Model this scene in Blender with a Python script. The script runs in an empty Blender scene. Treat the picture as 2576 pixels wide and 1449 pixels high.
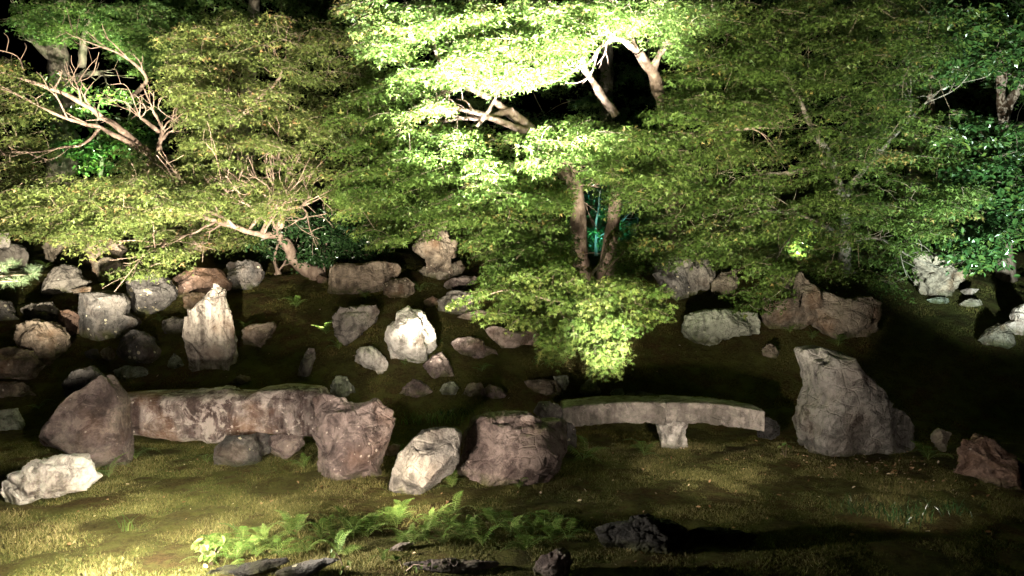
import bpy, math, random
import numpy as np
from mathutils import Vector, Matrix

# ------------------------------------------------------------------ camera, world, light
F, HORIZON, EYE = 720.0, 263.0, 2.0          # focal length in pixels of a 1024 wide picture, eye level row, eye height
SC = bpy.context.scene
COL = SC.collection
PITCH = math.atan((288 - HORIZON) / F)
cam_d = bpy.data.cameras.new('camera')
cam = bpy.data.objects.new('camera', cam_d)
COL.objects.link(cam)
cam.location = (0, 0, EYE)
cam.rotation_euler = (math.radians(90) - PITCH, 0, 0)
cam_d.sensor_width = 36
cam_d.lens = 36 * F / 1024
cam_d.clip_end = 800
SC.camera = cam

world = bpy.data.worlds.new('World')
SC.world = world
world.use_nodes = True
wn = world.node_tree.nodes
sky = wn.new('ShaderNodeTexSky')
sky.sky_type = 'NISHITA'
sky.sun_disc = False
sky.sun_elevation = math.radians(-7)          # night: the sun is well below the horizon
sky.sun_rotation = math.radians(200)
world.node_tree.links.new(sky.outputs[0], wn['Background'].inputs[0])
wn['Background'].inputs[1].default_value = 0.05

SC.view_settings.view_transform = 'Standard'
SC.view_settings.look = 'None'
SC.view_settings.exposure = 0
SC.view_settings.gamma = 1
SC.view_settings.use_curve_mapping = False
SC.render.engine = 'CYCLES'
SC.cycles.use_denoising = True
SC.cycles.use_adaptive_sampling = False
SC.cycles.max_bounces = 4
SC.cycles.diffuse_bounces = 2
SC.cycles.glossy_bounces = 1
SC.cycles.transmission_bounces = 2
SC.cycles.caustics_reflective = False
SC.cycles.caustics_refractive = False
SC.cycles.use_light_tree = True


def at(u, v, d):
    """World point seen at pixel (u, v) of a 1024 x 576 picture, d metres ahead."""
    a, b = (u - 512) / F, -(v - 288) / F
    cp, sp = math.cos(PITCH), math.sin(PITCH)
    y, z = cp + b * sp, -sp + b * cp
    return np.array([a * d / y, d, EYE + z * d / y])


DS = 1024 / 2576.0                             # the 2576 wide working copy of the photograph


def atD(x, y, d):
    return at(x * DS, y * DS, d)


def flood(name, loc, target, power, color, size_deg, blend, radius=0.06):
    """A garden floodlight: the photograph is lit by several of these standing low at the garden's edge."""
    ld = bpy.data.lights.new(name, 'SPOT')
    ld.energy = power
    ld.color = color
    ld.spot_size = math.radians(size_deg)
    ld.spot_blend = blend
    ld.shadow_soft_size = radius
    o = bpy.data.objects.new(name, ld)
    COL.objects.link(o)
    o.location = loc
    dv = Vector(target) - Vector(loc)
    o.rotation_euler = dv.to_track_quat('-Z', 'Y').to_euler()
    return o


WARM, NEUTRAL, COOL = (1.0, 0.86, 0.70), (1.0, 0.92, 0.76), (0.80, 1.0, 0.90)
# left: lawn, bridge and stones; ferns; then the left maples, from the corner and from among the stones
flood('floodlight', (-2.15, 3.85, 0.48), (-2.5, 9.0, 0.9), 430, WARM, 112, 0.8)
flood('floodlight', (-1.95, 3.7, 1.1), (-2.5, 4.75, 0.0), 1700, (1.0, 0.90, 0.68), 88, 1.0)
flood('floodlight', (-2.05, 4.5, 0.45), (-0.2, 5.05, 0.02), 620, (1.0, 0.92, 0.76), 48, 0.9)
flood('floodlight', (-4.4, 5.6, 0.35), atD(220, 220, 11.2), 24000, (1.0, 0.90, 0.68), 62, 1.0)
flood('floodlight', (-2.0, 3.9, 0.4), atD(560, 320, 11.5), 20000, (1.0, 0.90, 0.70), 42, 1.0)
flood('floodlight', (-5.9, 11.9, 1.95), atD(230, 300, 12.0), 1100, (1.0, 0.89, 0.66), 70, 1.0)
flood('floodlight', (-2.6, 10.1, 1.0), atD(560, 500, 11.3), 420, (1.0, 0.88, 0.68), 70, 1.0)
flood('floodlight', (-2.3, 10.1, 1.0), atD(640, 250, 11.4), 2600, (1.0, 0.89, 0.66), 58, 1.0)
# centre: stones, the white stone, the centre maples from below, their top, the hanging tip
flood('floodlight', (-0.75, 4.95, 0.32), (-0.9, 9.0, 0.9), 260, (1.0, 0.84, 0.66), 100, 0.8)
flood('floodlight', (-1.2, 4.7, 1.15), (-1.5, 10.4, 1.15), 1000, (1.0, 0.88, 0.70), 36, 1.0)
flood('floodlight', (-0.95, 5.75, 0.30), (-0.8, 6.5, 0.1), 22, (1.0, 0.80, 0.50), 120, 0.8)
flood('floodlight', (-1.15, 5.0, 0.85), atD(1035, 850, 9.7), 560, NEUTRAL, 13, 0.9)
flood('floodlight', (0.1, 4.2, 0.26), atD(1250, 230, 11.5), 11500, (1.0, 0.94, 0.72), 50, 1.0)
flood('floodlight', (-1.0, 8.3, 0.25), atD(1160, 380, 11.0), 2300, (1.0, 0.91, 0.70), 64, 1.0)
flood('floodlight', (-0.9, 7.0, 0.25), atD(1340, -190, 10.4), 210000, (1.0, 0.99, 0.95), 50, 1.0)
flood('floodlight', (1.05, 4.5, 1.15), atD(1515, 845, 8.6), 10500, (1.0, 0.97, 0.84), 15, 1.0)
# right: big boulder and bridge, far stones, right maples, broad leaved tree
flood('floodlight', (1.5, 5.1, 0.40), (2.3, 9.6, 1.6), 480, (1.0, 0.87, 0.70), 84, 1.0)
flood('floodlight', (1.5, 4.9, 0.65), (1.2, 9.0, 0.2), 15, (1.0, 0.86, 0.66), 120, 0.8)
flood('floodlight', (3.0, 4.9, 0.5), (3.2, 9.0, 0.6), 55, WARM, 120, 0.8)
flood('floodlight', (2.0, 2.6, 0.28), atD(1980, 120, 11.4), 12500, (1.0, 0.93, 0.70), 44, 1.0)
flood('floodlight', (0.9, 5.1, 0.42), atD(2030, 735, 10.0), 1150, (1.0, 0.88, 0.70), 25, 1.0)
flood('floodlight', (0.9, 4.4, 0.3), atD(1680, 460, 11.4), 7000, (1.0, 0.93, 0.70), 34, 1.0)
flood('floodlight', (0.75, 10.7, 1.3), atD(1500, 560, 12.0), 200, (1.0, 0.88, 0.70), 60, 1.0)
flood('floodlight', (3.3, 10.3, 1.15), atD(1900, 300, 11.5), 2600, (1.0, 0.89, 0.64), 90, 1.0)
flood('floodlight', (5.2, 6.0, 0.5), atD(2480, 370, 12), 9500, COOL, 50, 1.0)
# added unseen fill lamp, weak and wide, that gives the shadows their little light
flood('floodlight', (-3.2, 2.0, 0.5), (-1.2, 9.0, 1.0), 38, (1.0, 0.9, 0.75), 105, 0.8, 0.25)

# night sky glow stands for the moon
sun_d = bpy.data.lights.new('moon', 'SUN')
sun_d.energy = 0.004
sun_d.angle = math.radians(0.5)
sun = bpy.data.objects.new('moon', sun_d)
COL.objects.link(sun)
sun.rotation_euler = (math.radians(40), 0, math.radians(30))

# ------------------------------------------------------------------ helpers
rng = np.random.default_rng(11)
random.seed(11)


def _hash(ix, iy, iz, seed):
    h = (ix.astype(np.int64) * 374761393 + iy.astype(np.int64) * 668265263 + iz.astype(np.int64) * 2147483647 + seed * 1274126177) & 0xFFFFFFFF
    h = ((h ^ (h >> 13)) * 1274126177) & 0xFFFFFFFF
    h = h ^ (h >> 16)
    return (h & 0xFFFF) / 32767.5 - 1.0


def vnoise(p, seed=0):
    i = np.floor(p)
    f = p - i
    f = f * f * f * (f * (f * 6 - 15) + 10)
    i = i.astype(np.int64)
    r = 0
    for dx in (0, 1):
        wx = f[:, 0] if dx else 1 - f[:, 0]
        for dy in (0, 1):
            wy = f[:, 1] if dy else 1 - f[:, 1]
            for dz in (0, 1):
                wz = f[:, 2] if dz else 1 - f[:, 2]
                r = r + wx * wy * wz * _hash(i[:, 0] + dx, i[:, 1] + dy, i[:, 2] + dz, seed)
    return r


def fbm(p, octv=4, seed=0, gain=0.5):
    r, a, s = 0, 1.0, 1.0
    for k in range(octv):
        r = r + a * vnoise(p * s + k * 17.3, seed + k)
        a *= gain
        s *= 2.03
    return r


def ridged(p, octv=4, seed=0):
    r, a, s = 0, 1.0, 1.0
    for k in range(octv):
        r = r + a * (1 - 2 * np.abs(vnoise(p * s + k * 9.1, seed + k)))
        a *= 0.5
        s *= 2.1
    return r


def mesh_np(name, verts, faces, mats, smooth=True, tone=None):
    """faces: int array (n, k), all with the same corner count, or a list of such arrays."""
    if not isinstance(faces, list):
        faces = [faces]
    me = bpy.data.meshes.new(name)
    nv = len(verts)
    me.vertices.add(nv)
    me.vertices.foreach_set('co', np.ascontiguousarray(verts, dtype=np.float32).ravel())
    loops = np.concatenate([f.ravel() for f in faces]).astype(np.int32)
    counts = np.concatenate([np.full(len(f), f.shape[1]) for f in faces]).astype(np.int32)
    me.loops.add(len(loops))
    me.loops.foreach_set('vertex_index', loops)
    me.polygons.add(len(counts))
    starts = np.concatenate([[0], np.cumsum(counts)[:-1]]).astype(np.int32)
    me.polygons.foreach_set('loop_start', starts)
    me.polygons.foreach_set('use_smooth', np.full(len(counts), smooth))
    me.update(calc_edges=True)
    if tone is not None:
        at_ = me.attributes.new('tone', 'FLOAT', 'POINT')
        at_.data.foreach_set('value', np.ascontiguousarray(tone, dtype=np.float32))
    for m in (mats if isinstance(mats, (list, tuple)) else [mats]):
        me.materials.append(m)
    return me


def link(name, me, loc=(0, 0, 0), parent=None):
    o = bpy.data.objects.new(name, me)
    COL.objects.link(o)
    o.location = loc
    if parent:
        o.parent = parent
    return o


def tag(o, label=None, cat=None, group=None, kind=None):
    if label:
        o['label'] = label
    if cat:
        o['category'] = cat
    if group:
        o['group'] = group
    if kind:
        o['kind'] = kind
    return o


# ------------------------------------------------------------------ materials
class N:
    """Short hand for building node trees."""

    def __init__(self, name):
        self.m = bpy.data.materials.new(name)
        self.m.use_nodes = True
        self.t = self.m.node_tree
        self.t.nodes.clear()
        self.out = self.t.nodes.new('ShaderNodeOutputMaterial')

    def n(self, typ, **kw):
        nd = self.t.nodes.new('ShaderNode' + typ)
        for k, v in kw.items():
            if k in nd.inputs:
                if hasattr(v, 'is_output'):
                    self.t.links.new(v, nd.inputs[k])
                else:
                    nd.inputs[k].default_value = v
            else:
                setattr(nd, k, v)
        return nd

    def l(self, a, b):
        self.t.links.new(a, b)

    def ramp(self, fac, stops):
        r = self.n('ValToRGB')
        e = r.color_ramp.elements
        while len(e) < len(stops):
            e.new(0.5)
        for el, (p, c) in zip(e, stops):
            el.position = p
            el.color = c if len(c) == 4 else (*c, 1)
        self.l(fac, r.inputs[0])
        return r.outputs[0]

    def mix(self, fac, a, b, blend='MIX'):
        m = self.n('MixRGB', blend_type=blend)
        for s, val in ((m.inputs[0], fac), (m.inputs[1], a), (m.inputs[2], b)):
            if hasattr(val, 'is_output'):
                self.l(val, s)
            else:
                s.default_value = val if not isinstance(val, tuple) or len(val) == 4 else (*val, 1)
        return m.outputs[0]

    def math(self, op, a, b=0.0):
        m = self.n('Math', operation=op)
        for s, val in ((m.inputs[0], a), (m.inputs[1], b)):
            if hasattr(val, 'is_output'):
                self.l(val, s)
            else:
                s.default_value = val
        return m.outputs[0]


def g(v):
    return (v, v, v, 1)


def rock_material(name, dark, mid, light, lichen=None, lichen_amt=0.5, lichen_scale=9.0, streak=0.0, rust=0.0, bump=0.9, patch=0.35):
    k = N(name)
    tc = k.n('TexCoord').outputs['Object']
    info = k.n('ObjectInfo').outputs['Random']
    off = k.n('VectorMath', operation='ADD')
    k.l(tc, off.inputs[0])
    cmb = k.n('CombineXYZ')
    rr = k.math('MULTIPLY', info, 37.0)
    k.l(rr, cmb.inputs[0])
    k.l(rr, cmb.inputs[2])
    k.l(cmb.outputs[0], off.inputs[1])
    co = off.outputs[0]
    n1 = k.n('TexNoise', Vector=co, Scale=3.2, Detail=9.0, Roughness=0.66).outputs[0]
    col = k.ramp(n1, [(0.36, dark), (0.50, mid), (0.64, light)])
    n2 = k.n('TexNoise', Vector=co, Scale=15.0, Detail=7.0, Roughness=0.74).outputs[0]
    col = k.mix(0.7, col, k.ramp(n2, [(0.36, g(0.22)), (0.64, g(1.15))]), 'MULTIPLY')
    if streak:
        mp = k.n('Mapping')
        mp.inputs['Scale'].default_value = (7, 7, 0.9)
        mp.inputs['Rotation'].default_value = (0, 0.25, 0)
        k.l(co, mp.inputs[0])
        n3 = k.n('TexNoise', Vector=mp.outputs[0], Scale=1.6, Detail=6.0, Roughness=0.6).outputs[0]
        col = k.mix(k.math('MULTIPLY', k.ramp(n3, [(0.46, g(0)), (0.62, g(1))]), streak), col, light)
        col = k.mix(k.math('MULTIPLY', k.ramp(n3, [(0.32, g(1)), (0.44, g(0))]), streak), col, dark)
    if patch:
        n5 = k.n('TexNoise', Vector=co, Scale=4.6, Detail=10.0, Roughness=0.72, Distortion=0.6).outputs[0]
        n6 = k.n('TexNoise', Vector=co, Scale=1.4, Detail=3.0).outputs[0]
        pm = k.ramp(k.math('ADD', n5, k.math('MULTIPLY', n6, 0.5)), [(0.76, g(0)), (0.82, g(1))])
        col = k.mix(k.math('MULTIPLY', pm, patch), col, tuple(min(0.7, q * 1.35) for q in light) + (1,))
        pd = k.ramp(k.math('ADD', n5, k.math('MULTIPLY', n6, 0.5)), [(0.64, g(1)), (0.70, g(0))])
        col = k.mix(k.math('MULTIPLY', pd, patch), col, (*dark, 1))
    if rust:
        n4 = k.n('TexNoise', Vector=co, Scale=2.2, Detail=4.0).outputs[0]
        col = k.mix(k.math('MULTIPLY', k.ramp(n4, [(0.52, g(0)), (0.66, g(1))]), rust), col, (0.22, 0.10, 0.035, 1))
    if lichen:
        v = k.n('TexVoronoi', Vector=co, Scale=lichen_scale)
        v.inputs['Randomness'].default_value = 1.0
        nz = k.n('TexNoise', Vector=co, Scale=4.0, Detail=3.0).outputs[0]
        thr = k.math('MULTIPLY', k.ramp(nz, [(0.40, g(0)), (0.66, g(1))]), 0.36 * lichen_amt + 0.06)
        jit = k.math('MULTIPLY', k.n('TexNoise', Vector=co, Scale=45.0, Detail=3.0).outputs[0], 0.22)
        dd = k.math('ADD', v.outputs['Distance'], k.math('SUBTRACT', jit, 0.11))
        m = k.math('LESS_THAN', dd, thr)
        col = k.mix(k.math('MULTIPLY', m, 0.75), col, lichen)
    # moss in upward hollows near the ground
    geo = k.n('NewGeometry')
    sep = k.n('SeparateXYZ')
    k.l(tc, sep.inputs[0])
    low = k.ramp(sep.outputs[2], [(0.0, g(1)), (0.10, g(0))])
    mn = k.n('TexNoise', Vector=co, Scale=7.0, Detail=4.0).outputs[0]
    mm = k.math('MULTIPLY', low, k.ramp(mn, [(0.42, g(0)), (0.56, g(0.8))]))
    col = k.mix(mm, col, (0.055, 0.06, 0.016, 1))
    bs = k.n('BsdfPrincipled', Roughness=0.78)
    bs.inputs['Specular IOR Level'].default_value = 0.3
    k.l(col, bs.inputs['Base Color'])
    h1 = k.n('TexNoise', Vector=co, Scale=14.0, Detail=8.0, Roughness=0.72).outputs[0]
    h2 = k.n('TexVoronoi', Vector=co, Scale=8.0, feature='DISTANCE_TO_EDGE').outputs[0]
    h2 = k.math('MULTIPLY', k.ramp(h2, [(0.0, g(0)), (0.09, g(1))]), 0.22)
    b = k.n('Bump', Strength=bump, Distance=0.05, Height=k.math('ADD', h1, h2))
    k.l(b.outputs[0], bs.inputs['Normal'])
    k.l(bs.outputs[0], k.out.inputs[0])
    return k.m


RM = {
    'purple': rock_material('purple_brown_stone', (0.045, 0.030, 0.030), (0.125, 0.094, 0.089), (0.26, 0.21, 0.195), (0.42, 0.37, 0.33), 0.35, 14, 0.2, 0.15),
    'bridge': rock_material('mottled_bridge_stone', (0.045, 0.024, 0.022), (0.145, 0.105, 0.097), (0.48, 0.42, 0.395), (0.5, 0.44, 0.40), 0.5, 13, 0.45, 0.5, 0.9, 0.55),
    'grey': rock_material('grey_stone', (0.038, 0.034, 0.032), (0.12, 0.106, 0.096), (0.25, 0.225, 0.20), (0.45, 0.42, 0.37), 0.3, 12, 0.35, 0.1),
    'big': rock_material('smooth_grey_stone', (0.04, 0.037, 0.035), (0.125, 0.117, 0.108), (0.23, 0.215, 0.20), None, 0, 9, 0.5, 0.08, 0.8),
    'dark': rock_material('dark_grey_stone', (0.03, 0.028, 0.028), (0.085, 0.078, 0.076), (0.16, 0.145, 0.135), (0.48, 0.44, 0.33), 0.55, 10, 0.15, 0.1),
    'lichen': rock_material('lichen_speckled_stone', (0.035, 0.032, 0.032), (0.09, 0.08, 0.078), (0.16, 0.15, 0.14), (0.50, 0.43, 0.30), 1.0, 9, 0.1, 0.0),
    'tan': rock_material('tan_stone', (0.05, 0.038, 0.03), (0.17, 0.13, 0.10), (0.36, 0.29, 0.23), (0.55, 0.48, 0.40), 0.3, 10, 0.25, 0.35),
    'brown': rock_material('brown_stone', (0.045, 0.034, 0.024), (0.15, 0.122, 0.094), (0.29, 0.25, 0.20), (0.45, 0.42, 0.35), 0.25, 12, 0.3, 0.25),
    'pale': rock_material('pale_stone', (0.07, 0.064, 0.058), (0.27, 0.245, 0.22), (0.52, 0.49, 0.455), None, 0, 8, 0.6, 0.1, 0.7),
    'stripe': rock_material('pale_striped_stone', (0.045, 0.037, 0.032), (0.17, 0.14, 0.12), (0.38, 0.335, 0.29), None, 0, 8, 0.9, 0.25),
    'red': rock_material('reddish_stone', (0.05, 0.028, 0.02), (0.13, 0.082, 0.063), (0.24, 0.165, 0.135), (0.4, 0.34, 0.3), 0.2, 10, 0.2, 0.2),
    'pink': rock_material('pinkish_stone', (0.10, 0.07, 0.06), (0.32, 0.235, 0.205), (0.50, 0.41, 0.37), None, 0, 8, 0.4, 0.4),
    'green': rock_material('green_grey_stone', (0.05, 0.055, 0.04), (0.16, 0.17, 0.13), (0.36, 0.38, 0.31), (0.45, 0.46, 0.38), 0.5, 10, 0.5, 0.0),
    'black': rock_material('shade_black_stone', (0.008, 0.007, 0.007), (0.02, 0.018, 0.017), (0.04, 0.036, 0.034), None, 0, 9, 0.1),  # deep shade on the front and bridge end stones, put into the base colour
    'granite': rock_material('cut_granite', (0.075, 0.065, 0.056), (0.17, 0.15, 0.134), (0.27, 0.24, 0.215), None, 0, 9, 0.3, 0.0, 0.7, 0.4),
}


def leaf_material(name, stops, trans=0.3, rough=0.45, spec=0.25):
    k = N(name)
    a = k.n('Attribute', attribute_name='tone')
    col = k.ramp(a.outputs['Fac'], stops)
    bs = k.n('BsdfPrincipled', Roughness=rough)
    bs.inputs['Specular IOR Level'].default_value = spec
    k.l(col, bs.inputs['Base Color'])
    tr = k.n('BsdfTranslucent')
    hs = k.n('HueSaturation', Saturation=1.0, Value=1.2)
    k.l(col, hs.inputs['Color'])
    k.l(hs.outputs[0], tr.inputs[0])
    mx = k.n('MixShader')
    mx.inputs[0].default_value = trans
    k.l(bs.outputs[0], mx.inputs[1])
    k.l(tr.outputs[0], mx.inputs[2])
    k.l(mx.outputs[0], k.out.inputs[0])
    return k.m


LM = {
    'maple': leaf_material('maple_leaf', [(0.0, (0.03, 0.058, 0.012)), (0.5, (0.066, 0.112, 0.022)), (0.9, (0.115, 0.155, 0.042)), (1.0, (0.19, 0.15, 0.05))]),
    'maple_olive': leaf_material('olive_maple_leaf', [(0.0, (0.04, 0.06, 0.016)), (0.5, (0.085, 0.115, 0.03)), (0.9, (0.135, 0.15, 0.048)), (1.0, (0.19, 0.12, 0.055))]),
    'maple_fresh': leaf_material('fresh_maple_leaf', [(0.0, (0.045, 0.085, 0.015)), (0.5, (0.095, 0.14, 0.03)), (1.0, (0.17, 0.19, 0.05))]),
    'broad': leaf_material('glossy_broad_leaf', [(0.0, (0.018, 0.05, 0.014)), (0.6, (0.04, 0.085, 0.022)), (1.0, (0.11, 0.15, 0.03))], 0.2, 0.28, 0.6),
    'camellia': leaf_material('dark_glossy_leaf', [(0.0, (0.012, 0.035, 0.012)), (1.0, (0.03, 0.065, 0.02))], 0.1, 0.22, 0.7),
    'back': leaf_material('background_leaf', [(0.0, (0.03, 0.07, 0.02)), (1.0, (0.08, 0.125, 0.03))], 0.35),
    'needle': leaf_material('pine_needle', [(0.0, (0.03, 0.055, 0.025)), (1.0, (0.12, 0.155, 0.085))], 0.15, 0.4),
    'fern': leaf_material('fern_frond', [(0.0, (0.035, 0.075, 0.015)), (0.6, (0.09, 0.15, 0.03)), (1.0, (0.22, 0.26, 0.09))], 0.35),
    'grass': leaf_material('turf_blade', [(0.0, (0.045, 0.06, 0.013)), (0.5, (0.125, 0.12, 0.040)), (0.85, (0.20, 0.175, 0.075)), (1.0, (0.29, 0.24, 0.12))], 0.25, 0.6, 0.15),
    'moss': leaf_material('moss_tuft', [(0.0, (0.05, 0.055, 0.014)), (0.5, (0.09, 0.09, 0.024)), (1.0, (0.16, 0.12, 0.04))], 0.15, 0.8, 0.1),
    'dead': leaf_material('fallen_leaf', [(0.0, (0.16, 0.08, 0.03)), (0.6, (0.34, 0.22, 0.12)), (1.0, (0.55, 0.45, 0.33))], 0.2, 0.6),
}


def bark_material(name, a, b, c):
    k = N(name)
    tc = k.n('TexCoord').outputs['Object']
    mp = k.n('Mapping')
    mp.inputs['Scale'].default_value = (1, 1, 0.45)
    k.l(tc, mp.inputs[0])
    n1 = k.n('TexNoise', Vector=mp.outputs[0], Scale=11.0, Detail=7.0, Roughness=0.65).outputs[0]
    col = k.ramp(n1, [(0.3, a), (0.5, b), (0.72, c)])
    bs = k.n('BsdfPrincipled', Roughness=0.85)
    k.l(col, bs.inputs['Base Color'])
    n2 = k.n('TexNoise', Vector=mp.outputs[0], Scale=36.0, Detail=6.0).outputs[0]
    bp = k.n('Bump', Strength=0.7, Distance=0.02, Height=n2)
    k.l(bp.outputs[0], bs.inputs['Normal'])
    k.l(bs.outputs[0], k.out.inputs[0])
    return k.m


BARK = bark_material('pinkish_maple_bark', (0.06, 0.038, 0.028), (0.145, 0.10, 0.076), (0.27, 0.21, 0.17))
TWIG = bark_material('olive_twig_bark', (0.06, 0.045, 0.03), (0.11, 0.085, 0.055), (0.17, 0.14, 0.10))
BARK_GREY = bark_material('grey_bark', (0.08, 0.07, 0.055), (0.18, 0.155, 0.125), (0.32, 0.29, 0.24))


def ground_material():
    k = N('moss_and_turf')
    geo = k.n('NewGeometry')
    co = geo.outputs['Position']
    n1 = k.n('TexNoise', Vector=co, Scale=0.9, Detail=5.0, Roughness=0.6).outputs[0]
    col = k.ramp(n1, [(0.36, (0.085, 0.08, 0.024)), (0.5, (0.085, 0.068, 0.022)), (0.66, (0.105, 0.062, 0.027))])
    n2 = k.n('TexNoise', Vector=co, Scale=34.0, Detail=6.0, Roughness=0.75).outputs[0]
    col = k.mix(0.8, col, k.ramp(n2, [(0.32, g(0.25)), (0.7, g(1.25))]), 'MULTIPLY')
    n3 = k.n('TexNoise', Vector=co, Scale=5.5, Detail=5.0).outputs[0]
    col = k.mix(k.ramp(n3, [(0.46, g(0)), (0.62, g(0.75))]), col, (0.095, 0.10, 0.026, 1))
    bs = k.n('BsdfPrincipled', Roughness=0.95)
    bs.inputs['Specular IOR Level'].default_value = 0.1
    k.l(col, bs.inputs['Base Color'])
    h = k.n('TexNoise', Vector=co, Scale=60.0, Detail=5.0, Roughness=0.8).outputs[0]
    h2 = k.n('TexNoise', Vector=co, Scale=13.0, Detail=4.0, Roughness=0.6).outputs[0]
    bp = k.n('Bump', Strength=1.0, Distance=0.10, Height=k.math('ADD', h, k.math('MULTIPLY', h2, 1.6)))
    k.l(bp.outputs[0], bs.inputs['Normal'])
    k.l(bs.outputs[0], k.out.inputs[0])
    return k.m


# ------------------------------------------------------------------ ground: flat lawn, then a mossy bank
PROF = np.array([(-60, 0), (4.5, 0), (7.6, 0.0), (8.5, 0.02)] +
                [(d, EYE - (v - HORIZON) * d / F) for d, v in
                 ((9.0, 405), (9.5, 375), (10, 350), (10.6, 325), (11.3, 300), (12.2, 276), (13.5, 255), (15, 240), (20, 217), (30, 200), (60, 190), (150, 185), (400, 180))])


def ground_z(x, y):
    x, y = np.asarray(x, float), np.asarray(y, float)
    z = np.interp(y, PROF[:, 0], PROF[:, 1])
    p = np.stack([x * 0.8, y * 0.8, np.zeros_like(x)], -1).reshape(-1, 3)
    w = np.clip((y - 8.0) / 2.0, 0, 1).ravel() * 0.07 + 0.015
    z = z.ravel() + w * fbm(p, 3, 5)
    return z.reshape(x.shape)


def ground_hit(u, v, dmin=3.0, dmax=40.0):
    ds = np.arange(dmin, dmax, 0.01)
    a, b = (u - 512) / F, -(v - 288) / F
    cp, sp = math.cos(PITCH), math.sin(PITCH)
    y, z = cp + b * sp, -sp + b * cp
    px, pz = a * ds / y, EYE + z * ds / y
    hit = np.nonzero(pz <= ground_z(px, ds))[0]
    return float(ds[hit[0]]) if len(hit) else dmax


def axis(parts):
    out = []
    for a, b, s in parts:
        out.append(np.arange(a, b, s))
    return np.concatenate(out)


gx = axis([(-300, -30, 18), (-30, -9, 1.0), (-9, 9, 0.07), (9, 30, 1.0), (30, 301, 18)])
gy = axis([(-60, 2, 4), (2, 15, 0.06), (15, 24, 0.4), (24, 60, 3), (60, 400, 30)])
GX, GY = np.meshgrid(gx, gy)
GZ = ground_z(GX, GY)
fine = np.where((np.abs(GX) < 9) & (GY > 2) & (GY < 15), 1.0, 0.0).ravel()
pp = np.stack([GX.ravel() * 5, GY.ravel() * 5, np.zeros(GX.size)], -1)
GZ = GZ + (fine * 0.018 * fbm(pp, 3, 8)).reshape(GZ.shape)
nx, ny = len(gx), len(gy)
idx = np.arange(nx * ny).reshape(ny, nx)
quads = np.stack([idx[:-1, :-1], idx[:-1, 1:], idx[1:, 1:], idx[1:, :-1]], -1).reshape(-1, 4)
ground = link('ground', mesh_np('ground', np.stack([GX, GY, GZ], -1).reshape(-1, 3), quads, ground_material()))
tag(ground, 'mossy garden ground rising from a flat lawn to a bank of stones', kind='structure')

# ------------------------------------------------------------------ rocks
_ico = {}


def ico(sub):
    if sub not in _ico:
        import bmesh
        bm = bmesh.new()
        bmesh.ops.create_icosphere(bm, subdivisions=sub, radius=1)
        v = np.array([p.co[:] for p in bm.verts])
        f = np.array([[q.index for q in fc.verts] for fc in bm.faces])
        bm.free()
        _ico[sub] = (v / np.linalg.norm(v, axis=1)[:, None], f)
    return _ico[sub]


ZOOM = {'D': (0, 0, 0.62891), 'Z4': (0, 800, 1.811), 'Z5': (900, 850, 1.811), 'Z6': (1800, 850, 1.811), 'R1': (2600, 900, 2.415),
        'R2': (3296, 900, 2.415), 'B3': (0, 1450, 1.697), 'B4': (800, 1500, 1.802), 'B5': (1500, 1500, 1.802), 'B6': (2200, 1500, 1.802),
        'B7': (3096, 1500, 1.802)}


def outline(zk, txt):
    x0, y0, s = ZOOM[zk]
    pts = []
    for t in txt.split():
        a, b = t.split(',')
        pts.append(((float(a) / s + x0) / 4, (float(b) / s + y0) / 4))
    return np.array(pts)


def radial(P, c, n=720):
    """Radius of the closed outline P around c for n directions (the outermost crossing)."""
    th = np.arange(n) / n * 2 * math.pi
    dirs = np.stack([np.cos(th), np.sin(th)], -1)
    r = np.zeros(n)
    A = P - c
    B = np.roll(P, -1, 0) - c
    for a, b in zip(A, B):
        e = b - a
        den = dirs[:, 0] * e[1] - dirs[:, 1] * e[0]
        den = np.where(np.abs(den) < 1e-9, 1e-9, den)
        t = (a[0] * e[1] - a[1] * e[0]) / den
        s = (a[0] * dirs[:, 1] - a[1] * dirs[:, 0]) / den
        ok = (t > 0) & (s >= -1e-6) & (s <= 1 + 1e-6)
        r = np.where(ok & (t > r), t, r)
    k = np.array([0.25, 0.5, 0.25])
    for _ in range(3):
        r = np.convolve(np.concatenate([r[-1:], r, r[:1]]), k, 'valid')
    return r


seed_counter = [100]


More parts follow.
